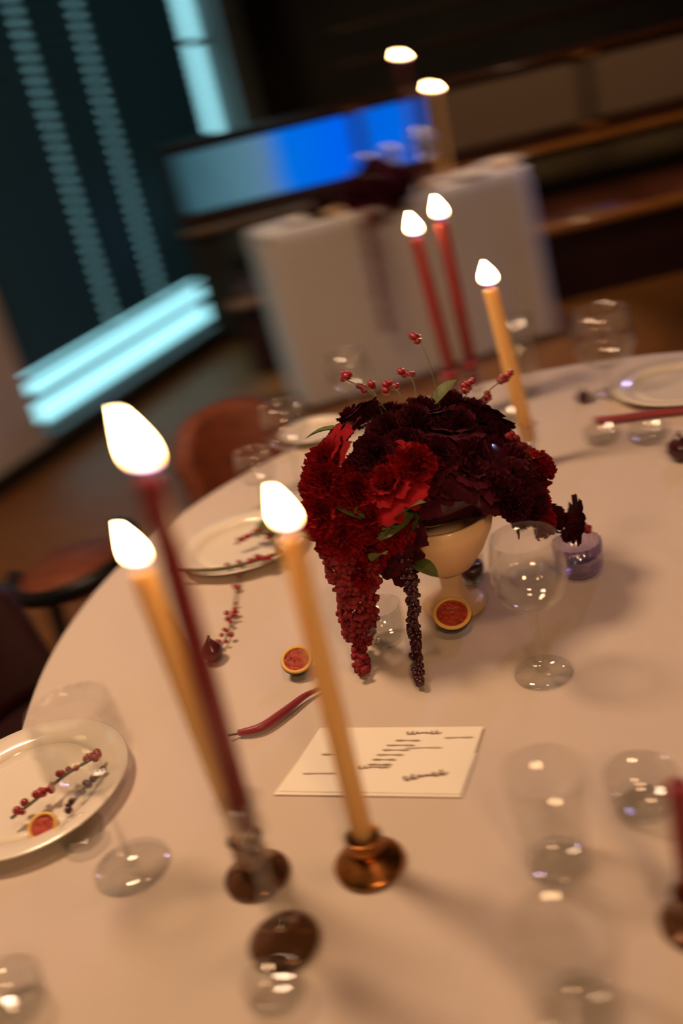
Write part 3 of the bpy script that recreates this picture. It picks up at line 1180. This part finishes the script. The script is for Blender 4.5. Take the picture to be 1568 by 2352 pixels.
FLY = 1.206
bowl_c = spot_on(1046, 1388)
FX, FYY = bowl_c.x, bowl_c.y
print('bowl', bowl_c)
rimz = aty(1035, 1165, FYY).z - TZ
bw_ = thing('pedestal_bowl', 'cream ceramic pedestal bowl holding the dark red flowers', 'pedestal bowl', (FX, FYY, TZ))
obj('bowl', lathe([(0, 0.052), (0.016, 0.054), (0.036, 0.066), (0.054, 0.090), (0.068, 0.118), (0.076, rimz), (0.072, rimz + 0.001), (0.064, 0.118), (0.050, 0.093), (0.032, 0.070), (0, 0.062)], 56), M['ceramic'], bw_)
obj('stem', lathe([(0.034, 0.008), (0.022, 0.016), (0.0155, 0.028), (0.0150, 0.042), (0.0165, 0.0535)], 32), M['ceramic'], bw_)
obj('foot', lathe([(0, 0), (0.044, 0), (0.046, 0.004), (0.034, 0.009), (0, 0.009)], 40), M['ceramic'], bw_)

arr = thing('flower_arrangement', 'low arrangement of burgundy and crimson blooms spilling from the pedestal bowl', 'flower arrangement', (FX, FYY, TZ + rimz))
AO = Vector((FX, FYY, TZ + rimz))
roses = [rose_mesh(i, 0.024) for i in range(2)]
dahl = [carnation_mesh(i, 0.030) for i in range(3)] + [dahlia_mesh(1, 0.027)]
for me in roses + dahl:
    me.materials.append(M['rose_dark'])
red_roses = []
for me in roses + dahl:
    c = me.copy()
    c.materials.clear()
    c.materials.append(M['rose_red'])
    red_roses.append(c)


def bloom(px, py, dy, red=False, sc=1.0, kind=None, nm=None):
    """dy: distance of the bloom in front of (-) or behind the bowl axis"""
    p = aty(px, py, FYY + dy)
    pool = red_roses if red else (roses + dahl)
    i = random.choice((2, 3, 4, 2, 3, 4, 5, 0)) if red else random.randrange(len(pool))
    me = pool[i]
    o = D.objects.new('rose' if i < 2 else ('carnation' if i < 5 else 'dahlia'), me)
    COL.objects.link(o)
    o.parent = arr
    q = p - AO
    o.location = q
    o.scale = (sc, sc, sc)
    d = Vector((q.x * 1.0, q.y * 1.2, q.z * 1.0 + 0.02))
    if d.length < 1e-3:
        d = Vector((0, 0, 1))
    e = d.to_track_quat('Z', 'Y').to_matrix() @ Matrix.Rotation(random.random() * 6.28, 3, 'Z')
    o.rotation_euler = e.to_euler()
    return o


def ifill(lst, red, sc, dy):
    for (x, y) in lst:
        for k in range(2):
            bloom(x + random.uniform(-24, 24), y + random.uniform(-18, 18), dy + random.uniform(-0.014, 0.012), red, sc * random.uniform(0.75, 0.95))


# dark crown (back to front)
ifill([(835, 975), (905, 960), (975, 955), (1045, 960), (1090, 975), (1110, 1010)], False, 1.05, 0.06)
ifill([(800, 1010), (880, 1010), (960, 1000), (1030, 1000), (1110, 1050), (1150, 1070)], False, 1.15, 0.02)
ifill([(850, 1060), (930, 1060), (1005, 1050), (1075, 1060), (1135, 1110), (1185, 1100)], False, 1.2, -0.03)
ifill([(920, 1110), (990, 1110), (1060, 1105), (1120, 1125), (1180, 1150)], False, 1.15, -0.055)
# crimson shoulder at the left
ifill([(775, 1065), (840, 1090), (905, 1080)], True, 1.2, -0.03)
ifill([(755, 1120), (820, 1140), (880, 1130), (960, 1095)], True, 1.25, -0.06)
ifill([(765, 1185), (825, 1205), (885, 1185)], True, 1.2, -0.07)
ifill([(785, 1250), (835, 1275), (880, 1235), (820, 1320)], True, 1.15, -0.08)
ifill([(890, 1300), (905, 1250)], False, 0.8, -0.07)
# orange-red at the right shoulder
ifill([(1205, 1090), (1225, 1140), (1210, 1185)], True, 0.95, 0.0)
ifill([(1250, 1180), (1180, 1195), (1295, 1205)], False, 0.8, 0.0)
# foliage core so nothing is hollow
bm = bmesh.new()
for c, r, sc in (((0, 0, 0.045), 0.075, (1.15, 0.95, 0.8)), ((-0.075, -0.04, 0.02), 0.055, (1, 1, 1)), ((0.06, 0.0, 0.03), 0.055, (1, 1, 0.9))):
    ball(c, r, bm, 3, sc)
for v in bm.verts:
    v.co += v.co.normalized() * random.uniform(-0.004, 0.004)
o = obj('foliage_core', bm, M['berry_dark'], arr)
# leaves
leafm = bmesh.new()
for sgn in (-1, 1):
    pass
lv = []
n = 6
for i in range(n + 1):
    u = i / n
    w = 0.011 * math.sin(math.pi * (0.05 + 0.95 * u)) ** 0.8
    zc = 0.006 * math.sin(u * 2.5)
    lv.append([leafm.verts.new((u * 0.05, -w, zc + w * 0.3)), leafm.verts.new((u * 0.05, 0, zc)), leafm.verts.new((u * 0.05, w, zc + w * 0.3))])
for i in range(n):
    for j in range(2):
        leafm.faces.new((lv[i][j], lv[i][j + 1], lv[i + 1][j + 1], lv[i + 1][j]))
lme = D.meshes.new('leaf')
leafm.to_mesh(lme)
leafm.free()
lme.materials.append(M['leaf'])
for (px, py, dy, rz) in ((835, 1190, -0.10, 2.4), (870, 1240, -0.11, 0.4), (900, 1205, -0.10, -0.6), (930, 1245, -0.10, 1.0), (855, 1290, -0.11, -1.2), (990, 935, 0.06, 0.2), (1035, 930, 0.06, 2.6), (795, 985, 0.02, 2.9), (1175, 1065, 0, 0.3), (915, 1170, -0.1, 1.8), (760, 1230, -0.09, 2.9), (945, 1290, -0.09, -1.0)):
    o = D.objects.new('leaf', lme)
    COL.objects.link(o)
    o.parent = arr
    o.location = aty(px, py, FYY + dy) - AO
    o.rotation_euler = (random.uniform(-.6, .6), random.uniform(-.5, .3), rz)
    s = random.uniform(0.9, 1.3)
    o.scale = (s, s, s)


def strand(parent, org, pts, r0, r1, material, n=70, bead=0.0045, nm='amaranth_strand', taper_end=True, stem=True):
    """drooping tassel: many small seed clusters round a stem"""
    path = bez(pts, 10)
    bm = bmesh.new()
    L = len(path) - 1
    for k in range(n):
        u = k / (n - 1)
        f = u * L
        i = min(int(f), L - 1)
        c = path[i].lerp(path[i + 1], f - i)
        rr = (r0 + (r1 - r0) * u) * (math.sin(math.pi * min(1, 0.12 + 0.88 * (1 - u))) ** 0.35 if taper_end else 1)
        for q in range(4):
            d = Vector((random.gauss(0, 1), random.gauss(0, 1), random.gauss(0, 1))).normalized() * rr * random.uniform(0.45, 1)
            ball(c + d - org, bead * random.uniform(0.7, 1.3), bm, 1)
    return obj(nm, bm, material, parent)


A_ = lambda x, y, dy: aty(x, y, FYY + dy)
zt_ = TZ + 0.012


def tabp(x, y, z=0.012):
    return atz(x, y, TZ + z)


strand(arr, AO, [A_(790, 1260, -0.09), A_(800, 1330, -0.10), A_(815, 1400, -0.105), tabp(825, 1470, 0.025), tabp(830, 1540, 0.012)], 0.022, 0.014, M['amaranth'], 90)
strand(arr, AO, [A_(760, 1200, -0.09), A_(765, 1290, -0.10), A_(790, 1370, -0.10), tabp(800, 1460, 0.03)], 0.018, 0.012, M['amaranth'], 70)
strand(arr, AO, [A_(860, 1270, -0.09), A_(850, 1350, -0.10), tabp(850, 1450, 0.02)], 0.015, 0.010, M['amaranth'], 60)
strand(arr, AO, [A_(925, 1230, -0.09), A_(940, 1320, -0.10), A_(950, 1400, -0.105), tabp(955, 1480, 0.02), tabp(962, 1565, 0.010)], 0.012, 0.007, M['berry_dark'], 60, 0.0045)
strand(arr, AO, [A_(1150, 1150, 0), A_(1210, 1170, 0), A_(1290, 1195, 0.01), A_(1350, 1215, 0.02)], 0.012, 0.005, M['berry'], 40)
strand(arr, AO, [A_(1170, 1000, 0.02), A_(1230, 1080, 0.02), A_(1240, 1150, 0.0)], 0.012, 0.012, M['amaranth'], 40)
# fine wiry sprigs with red buds over the top
for (x0_, y0_, x1_, y1_, dy) in ((900, 960, 790, 870, 0.12), (930, 950, 895, 885, 0.12), (960, 945, 935, 855, 0.12), (1010, 940, 958, 772, 0.14), (880, 960, 838, 885, 0.12), (1060, 945, 1075, 890, 0.10), (1075, 950, 1165, 868, 0.14), (1105, 960, 1108, 915, 0.10)):
    a0 = A_(x0_, y0_, 0.05)
    a1 = A_(x1_, y1_, dy)
    mid = a0.lerp(a1, 0.5) + Vector((0.004, 0, 0.008))
    s_ = obj('sprig', tube([q - AO for q in bez([a0, mid, a1], 5)], 0.0009, 5), M['stem'], arr)
    bb = bmesh.new()
    for k in range(5):
        ball((a1 - AO) + Vector((random.uniform(-.009, .009), random.uniform(-.006, .006), random.uniform(-.006, .006))), random.uniform(0.0045, 0.007), bb, 1)
    obj('bud', bb, M['berry'], s_)

# ------------------------------------------------------------------ berry branches, fruit on the cloth
def branch(label, pts, r=0.0025, berries=(), bm_mat=None, leaves=(), name='berry_branch', group='berry branches on the plates'):
    org = Vector((pts[0].x, pts[0].y, pts[0].z))
    t = thing(name, label, 'branch', org, 0, group)
    obj('stem', tube([q - org for q in bez(pts, 6)], r, 7), M['stem'], t)
    for (c, rr) in berries:
        bm = bmesh.new()
        ball((0, 0, 0), rr, bm, 2)
        obj('berry', bm, bm_mat or M['berry'], t, c - org)
    for (c, rz, s) in leaves:
        o = D.objects.new('leaf', lme)
        COL.objects.link(o)
        o.parent = t
        o.location = c - org
        o.rotation_euler = (0.2, -0.1, rz)
        o.scale = (s, s, s)
    return t


def bers(pts, n, spread, rad, lift=0.0):
    path = bez(pts, 8)
    out = []
    for k in range(n):
        c = path[random.randrange(len(path))] + Vector((random.uniform(-spread, spread), random.uniform(-spread, spread), random.uniform(0, spread * 0.6) + lift))
        out.append((c, rad * random.uniform(0.75, 1.25)))
    return out


ZP = 0.026
b1 = [tabp(400, 1310, ZP), tabp(500, 1308, ZP), tabp(580, 1290, ZP), tabp(650, 1268, ZP + 0.004)]
br1 = branch('long stem with red berries lying along the front of the left plate', b1, 0.0032, bers(b1[1:], 10, 0.007, 0.005), leaves=[(tabp(620, 1240, ZP), 0.3, 1.2), (tabp(650, 1235, ZP), 2.4, 1.1)])
b2 = [tabp(640, 1235, ZP), tabp(590, 1225, ZP + 0.004), tabp(540, 1250, ZP)]
branch('short crimson sprig across the middle of the left plate', b2, 0.002, bers(b2, 12, 0.008, 0.005), leaves=[(tabp(590, 1235, ZP + .002), 1.0, 1.0)])
b3 = [tabp(560, 1300, 0.012), tabp(545, 1350, 0.006), tabp(535, 1400, 0.006), tabp(525, 1450, 0.006), tabp(505, 1490, 0.008)]
branch('trailing sprig of pale red buds on the cloth in front of the left plate', b3, 0.0012, bers(b3, 26, 0.009, 0.0038))
b4 = [tabp(25, 1880, 0.024), tabp(90, 1830, 0.026), tabp(150, 1780, 0.028), tabp(225, 1735, 0.03)]
branch('crimson sprig lying over the left front plate', b4, 0.002, bers(b4, 22, 0.007, 0.0045))
b5 = [tabp(150, 1865, 0.02), tabp(190, 1815, 0.022), tabp(235, 1770, 0.02)]
branch('dark red sprig beside the left front plate rim', b5, 0.002, bers(b5, 16, 0.006, 0.004), M['berry_dark'])


def fruit(label, p, r, cut_dir=None, name='halved_fig', z=TZ):
    t = thing(name, label, 'fig', (p.x, p.y, z), 0, 'halved figs on the cloth')
    # lower half: skin bowl, rim and flesh tilted to the camera
    tl = Matrix.Rotation(math.radians(24), 4, 'X')
    sk = lathe([(0, -r * 0.95), (r * 0.5, -r * 0.84), (r * 0.85, -r * 0.5), (r, -r * 0.1), (r * 0.99, 0), (r * 0.93, 0.001)], 32)
    rm = lathe([(r * 0.985, 0.0002), (r * 0.95, 0.0022), (r * 0.80, 0.0022), (r * 0.76, 0.0004), (r * 0.86, -0.002)], 32, closed=True)
    fl = lathe([(r * 0.80, 0.0010), (r * 0.66, -0.0006), (r * 0.4, 0.0002), (r * 0.2, -0.0022), (0, -0.003)], 32)
    for b_, mm, nn in ((sk, 'fig_skin', 'skin'), (rm, 'fig_rim', 'rim'), (fl, 'fig_flesh', 'flesh')):
        bmesh.ops.transform(b_, matrix=tl, verts=b_.verts)
        bmesh.ops.translate(b_, vec=(0, 0, r * 0.97), verts=b_.verts)
        obj(nn, b_, M[mm], t)
    return t


fruit('halved fig with red flesh in front of the pedestal bowl', spot_on(1045, 1446), 0.027)
fruit('halved fig with orange flesh left of the centre candle', spot_on(690, 1545), 0.022)
fruit('halved fig beside the left front plate', spot_on(110, 1925), 0.018)


def whole_fruit(label, p, r, material=None, z=TZ):
    t = thing('fig', label, 'fig', (p.x, p.y, z), 0, 'whole dark figs on the cloth')
    obj('body', lathe([(0, 0), (r * 0.6, r * 0.1), (r, r * 0.75), (r * 0.85, r * 1.3), (r * 0.4, r * 1.75), (r * 0.14, r * 2.1), (0, r * 2.15)], 28), material or M['berry_dark'], t)
    obj('stalk', tube([(0, 0, r * 2.05), (0.002, 0, r * 2.35)], 0.0022, 8), M['stem'], t)
    return t


whole_fruit('dark round fig at the end of the trailing red buds', spot_on(492, 1515), 0.017)
whole_fruit('dark purple fig at the right edge near the low votive', spot_on(1562, 1055), 0.022, M['berry_dark'])
whole_fruit('small dark fig beside the far right wine glass foot', spot_on(1340, 925), 0.014)

# red ribbon / pepper on the cloth
rb = [tabp(548, 1685, 0.004), tabp(600, 1672, 0.006), tabp(655, 1635, 0.006), tabp(700, 1600, 0.006), tabp(742, 1580, 0.004)]
rp_ = bez(rb, 6)
b = tube(rp_, [0.0028 + 0.003 * math.sin(math.pi * min(1, k / (len(rp_) - 1) + 0.12)) for k in range(len(rp_))], 10)
ch = thing('chilli_pepper', 'long thin dark red chilli lying on the cloth behind the menu card', 'chilli', (rb[0].x, rb[0].y, TZ))
bmesh.ops.translate(b, vec=(-rb[0].x, -rb[0].y, -TZ + 0.001), verts=b.verts)
obj('pod', b, M['ribbon'], ch)
q0 = rb[0] - Vector((rb[0].x, rb[0].y, TZ))
obj('stalk', tube([q0, q0 + Vector((-0.012, -0.003, 0.003))], 0.0014, 6), M['stem'], ch)

# candle at the right edge of the frame
pG = spot_on(1598, 2125)
holder_low('dark candle holder cut by the right edge of the photo', pG, 0.030, 0.030, M['smoke'])
candle('unlit dark red candle cut by the right edge of the photo', (pG.x, pG.y, TZ + 0.019), (pG.x - 0.004, pG.y, TZ + 0.16), M['wax_red'], 0.0112, None)

# ------------------------------------------------------------------ far table
FZ = 0.80
fl_ = atz(600, 548, FZ)
fr_ = atz(1215, 378, FZ)
print('far table', fl_, fr_)
ex = (fr_ - fl_)
ex.z = 0
TW = ex.length
exn = ex.normalized()
eyn = Vector((-exn.y, exn.x, 0))
fa = math.atan2(exn.y, exn.x)
TDp = 0.36
ft = thing('far_table', 'small rectangular table under the white cloth at the back', 'table', fl_ + exn * TW / 2 + eyn * TDp / 2 - Vector((0, 0, FZ)), fa)
obj('tabletop', box((0, 0, FZ - 0.025), (TW - 0.02, TDp - 0.02, 0.03), bev=0.004), M['wood'], ft, smooth=False)
for sx in (-1, 1):
    for sy in (-1, 1):
        obj('leg', box((sx * (TW / 2 - 0.05), sy * (TDp / 2 - 0.05), (FZ - 0.042) / 2), (0.04, 0.04, FZ - 0.042)), M['wood'], ft, smooth=False)
# cloth
fc = bmesh.new()
per = []
NP = 60


def rrect(w, d, rc, n):
    out = []
    for (cx, cy, a0) in ((w / 2 - rc, d / 2 - rc, 0), (-w / 2 + rc, d / 2 - rc, 90), (-w / 2 + rc, -d / 2 + rc, 180), (w / 2 - rc, -d / 2 + rc, 270)):
        for k in range(7):
            a = math.radians(a0 + 90 * k / 6)
            out.append((cx + rc * math.cos(a), cy + rc * math.sin(a)))
    # densify
    res = []
    for i in range(len(out)):
        a, b = Vector(out[i]), Vector(out[(i + 1) % len(out)])
        m_ = max(1, int((b - a).length / 0.035))
        for k in range(m_):
            res.append(a.lerp(b, k / m_))
    return res


pr = rrect(TW, TDp, 0.06, 6)
N = len(pr)
rgs = []
c0 = [fc.verts.new((p.x * 0.985, p.y * 0.985, FZ)) for p in pr]
fc.faces.new(c0)
rgs.append(c0)
rgs.append([fc.verts.new((p.x, p.y, FZ - 0.004)) for p in pr])
for k in range(1, 15):
    u = k / 14
    rg = []
    for i, p in enumerate(pr):
        corner = min(1, (abs(p.x) / (TW / 2)) ** 24 * (abs(p.y) / (TDp / 2)) ** 6)
        wv = math.sin(i * 0.42) * 0.010 + math.sin(i * 0.19 + 1) * 0.012
        nrm = Vector((p.x / (TW / 2), p.y / (TDp / 2)))
        nrm = Vector((nrm.x ** 7, nrm.y ** 7))
        if nrm.length > 0:
            nrm.normalize()
        off = 0.006 + (wv * u) + 0.05 * corner * u
        rg.append(fc.verts.new((p.x + nrm.x * off + 0.03 * u, p.y + nrm.y * off, FZ - 0.004 - (FZ - 0.02) * u)))
    rgs.append(rg)
for k in range(len(rgs) - 1):
    for i in range(N):
        j = (i + 1) % N
        fc.faces.new((rgs[k][i], rgs[k][j], rgs[k + 1][j], rgs[k + 1][i]))
fo = obj('tablecloth', fc, M['cloth_far'])
fo.location = ft.location
fo.rotation_euler = (0, 0, fa)
for p in fo.data.polygons:
    if len(p.vertices) > 4:
        p.use_smooth = False
tag(fo, 'white floor length cloth over the small table at the back', 'tablecloth')


def onfar(px, py, h=0.0, z=FZ):
    return atz(px, py, z + h)


def farp(u, v):
    """u across 0..1, v depth 0..1 on the far table top"""
    q = fl_ + exn * TW * u + eyn * TDp * v
    return Vector((q.x, q.y, FZ))


def u_at(px, py, v):
    """point on far table at depth v lying under pixel column (vertical line through px,py)"""
    base = fl_ + eyn * TDp * v
    d = ray(px, py)
    # intersect ray's vertical plane with line base + exn*s
    # solve (base + exn*s - CAM) x d (xy) = 0
    rx, ry = base.x - CAM.x, base.y - CAM.y
    s = -(rx * d.y - ry * d.x) / (exn.x * d.y - exn.y * d.x)
    q = base + exn * s
    dist = math.hypot(q.x, q.y) / math.hypot(d.x, d.y)
    return Vector((q.x, q.y, FZ)), CAM.z + d.z * dist


q1, z1 = u_at(995, 215, 0.55)
h_ = thing('candle_holder', 'low clear candle holder under the cream candle on the far table', 'candle holder', q1, 0, 'holders on the far table')
obj('foot', lathe([(0, 0), (0.036, 0), (0.036, 0.006), (0.02, 0.012), (0, 0.012)], 28), M['glass_thick'], h_)
obj('cup', lathe([(0.0, 0.0125), (0.018, 0.0125), (0.0195, 0.05), (0.0165, 0.05), (0.0150, 0.016), (0, 0.016)], 24), M['ceramic'], h_)
candle('cream taper candle on the far table', (q1.x, q1.y, FZ + 0.0165), (q1.x, q1.y, z1), M['wax_cream'], 0.0130, (0.038, 0.050), (-0.1, 0))
q2, z2 = u_at(922, 142, 0.10)
h_ = thing('candle_holder', 'low clear candle holder under the dark red candle on the far table', 'candle holder', q2, 0, 'holders on the far table')
obj('foot', lathe([(0, 0), (0.036, 0), (0.036, 0.006), (0.02, 0.012), (0, 0.012)], 28), M['glass_thick'], h_)
obj('cup', lathe([(0.0, 0.0125), (0.018, 0.0125), (0.0195, 0.05), (0.0165, 0.05), (0.0150, 0.016), (0, 0.016)], 24), M['glass_thick'], h_)
candle('dark red taper candle, highest flame on the far table', (q2.x, q2.y, FZ + 0.0165), (q2.x, q2.y, z2), M['wax_red'], 0.0120, (0.038, 0.046), (-0.1, 0))
for lab, px, py, v, hh, r in (('wine glass on the far table left of the dark red candle', 895, 330, 0.9, 0.20, 0.045), ('wine glass on the far table in front of the blue-lit panel', 838, 340, 0.8, 0.19, 0.045),
                              ('wine glass on the far table beside the cream candle', 962, 300, 0.8, 0.24, 0.048), ('wine glass at the middle of the far table, in front of the cream candle', 965, 310, 0.26, 0.23, 0.045)):
    q, _ = u_at(px, py, v)
    wine_glass(lab, q, hh, r, 0.038, 0.11, z=FZ, group='wine glasses on the far table', gm=M['glass_far'])
for lab, px, py, v, r in (('white plate at the right of the far table flowers', 1068, 400, 0.30, 0.11), ('white plate behind the far table flowers', 905, 370, 0.55, 0.095), ('white plate at the left end of the far table', 690, 510, 0.4, 0.10), ('white plate near the right end of the far table', 1150, 372, 0.62, 0.10)):
    q, _ = u_at(px, py, v)
    plate(lab, q, r, FZ, group='plates on the far table')
for lab, px, v in (('low glass votive at the right of the far flowers', 985, 0.12), ('low glass votive on the far table near its right end', 1165, 0.15), ('low glass votive left of the far flowers', 752, 0.15)):
    q, _ = u_at(px, 420, v)
    votive(lab, q, 0.036, 0.04, M['ceramic'], z=FZ, group='votives on the far table')

# far flowers
fq, _ = u_at(862, 440, 0.30)
fv = thing('flower_bowl', 'low dark bowl under the far table flowers', 'bowl', fq)
obj('bowl', lathe([(0, 0), (0.05, 0), (0.075, 0.03), (0.085, 0.055), (0.08, 0.055), (0.07, 0.032), (0, 0.008)], 32), M['smoke'], fv)
fa_ = thing('flower_arrangement', 'dark red flower arrangement on the far table with a hanging tassel', 'flower arrangement', fq + Vector((0, 0, 0.056)))
FO = fq + Vector((0, 0, 0.056))


def fbloom(px, py, dy, red=False, sc=2.0):
    pool = red_roses if red else (roses + dahl)
    i = random.randrange(len(pool))
    o = D.objects.new('rose' if i < 2 else ('carnation' if i < 5 else 'dahlia'), pool[i])
    COL.objects.link(o)
    o.parent = fa_
    q = aty(px, py, fq.y + dy) - FO
    o.location = q
    o.scale = (sc, sc, sc)
    e = Vector((q.x, q.y - 0.02, abs(q.z) + 0.02)).to_track_quat('Z', 'Y').to_euler()
    o.rotation_euler = e


for x, y, dy in ((850, 400, -0.02), (890, 398, -0.02), (925, 420, -0.05), (810, 430, -0.05), (760, 470, -0.05), (735, 495, -0.05), (868, 430, -0.08), (905, 450, -0.1), (868, 405, 0.03), (905, 415, 0.0), (835, 425, 0.02), (930, 440, -0.02), (880, 440, -0.05), (840, 455, -0.04), (800, 460, -0.02), (900, 470, -0.06), (860, 478, -0.07), (820, 485, -0.05), (785, 490, -0.03), (760, 495, 0.0), (925, 468, -0.03)):
    fbloom(x, y, dy)
bm = bmesh.new()
ball((0, 0, 0.05), 0.085, bm, 2, (1.3, 0.8, 0.8))
obj('foliage_core', bm, M['berry_dark'], fa_)
fY = fl_.y - 0.03
strand(fa_, FO, [aty(845, 480, fq.y - 0.06), aty(838, 500, fY - 0.03), aty(852, 570, fY - 0.03), aty(870, 660, fY - 0.03), aty(890, 760, fY - 0.03)], 0.03, 0.018, M['amaranth'], 110, 0.007)
strand(fa_, FO, [aty(800, 478, fq.y - 0.03), aty(760, 492, fq.y - 0.03), aty(715, 508, fq.y - 0.03)], 0.025, 0.015, M['amaranth'], 60, 0.007)

# ------------------------------------------------------------------ chairs
def shell_chair(label, loc, rotz, lm, half=62, RB=0.25, ztop=0.75, sw=0.46, group='leather chairs at the banquet table'):
    """faces +Y locally; curved leather shell on a black metal frame"""
    t = thing('dining_chair', label, 'chair', loc, rotz, group)
    obj('seat', box((0, 0.01, 0.445), (sw, 0.38, 0.06), bev=0.022), lm, t)
    bm = bmesh.new()
    nu, nv = 16, 10
    fr = []
    for side, thk in ((0, 0.0), (1, 0.035)):
        g = []
        for i in range(nu + 1):
            u = i / nu * 2 - 1
            a = u * math.radians(half)
            row = []
            for j in range(nv + 1):
                v = j / nv
                top = ztop - 0.09 * abs(u) ** 3.0
                z = 0.478 + (top - 0.478) * v
                R_ = RB + thk + 0.02 * v
                row.append(bm.verts.new((R_ * math.sin(a), 0.05 - R_ * math.cos(a) - 0.05 * v, z)))
            g.append(row)
        fr.append(g)
    for g in fr:
        for i in range(nu):
            for j in range(nv):
                bm.faces.new((g[i][j], g[i][j + 1], g[i + 1][j + 1], g[i + 1][j]))
    a_, b_ = fr
    for i in range(nu):
        bm.faces.new((a_[i][nv], b_[i][nv], b_[i + 1][nv], a_[i + 1][nv]))
        bm.faces.new((a_[i][0], a_[i + 1][0], b_[i + 1][0], b_[i][0]))
    for j in range(nv):
        bm.faces.new((a_[0][j], b_[0][j], b_[0][j + 1], a_[0][j + 1]))
        bm.faces.new((a_[nu][j], a_[nu][j + 1], b_[nu][j + 1], b_[nu][j]))
    obj('backrest', bm, lm, t)
    for sx in (-1, 1):
        obj('leg', tube([(sx * 0.13, 0.14, 0.412), (sx * 0.145, 0.16, 0.21), (sx * 0.15, 0.17, 0.001)], 0.011, 10), M['black_metal'], t)
        obj('leg', tube([(sx * 0.13, -0.16, 0.412), (sx * 0.15, -0.20, 0.21), (sx * 0.16, -0.24, 0.001)], 0.011, 10), M['black_metal'], t)
    obj('frame', tube([(-0.14, -0.16, 0.405), (0.14, -0.16, 0.405), (0.14, 0.15, 0.405), (-0.14, 0.15, 0.405), (-0.14, -0.16, 0.405)], 0.009, 8), M['black_metal'], t)
    return t


# chair seen between the tall candle and the flowers
TC = Vector((CX, CY, 0))
dv = Vector((-0.60, 1.15, 0)).normalized()
pos = TC + dv * 1.13
shell_chair('tan leather chair whose rounded back rises beyond the left rim of the table', pos, math.atan2(-dv.y, -dv.x) - math.pi / 2, M['leather'], 50, 0.17, 0.745, 0.30)
dv = Vector((-0.95, 0.30, 0)).normalized()
pos = TC + dv * 1.02
shell_chair('dark oxblood leather chair at the left edge of the photo', pos, math.atan2(-dv.y, -dv.x) - math.pi / 2, M['leather_dark'], 58, 0.21, 0.77, 0.38)

# chair set back: tan seat in a curved black metal frame
sc_p = atz(175, 1302, 0.45)
print('stool', sc_p)
st = thing('stool', 'stool with round tan seat and curved black metal rail beyond the left rim', 'stool', (sc_p.x, sc_p.y, 0), math.radians(20))
obj('seat', lathe([(0, 0.42), (0.13, 0.42), (0.145, 0.435), (0.14, 0.455), (0, 0.462)], 36), M['leather'], st)
arc = [(0.165 * math.cos(a), 0.165 * math.sin(a), 0.47 + 0.02 * math.cos(a)) for a in [math.radians(150 + k * 12) for k in range(21)]]
obj('arm_hoop', tube(arc, 0.020, 10), M['black_metal'], st)
for k in range(4):
    a = math.radians(45 + 90 * k)
    obj('leg', tube([(0.11 * math.cos(a), 0.11 * math.sin(a), 0.425), (0.17 * math.cos(a), 0.17 * math.sin(a), 0.001)], 0.014, 8), M['black_metal'], st)
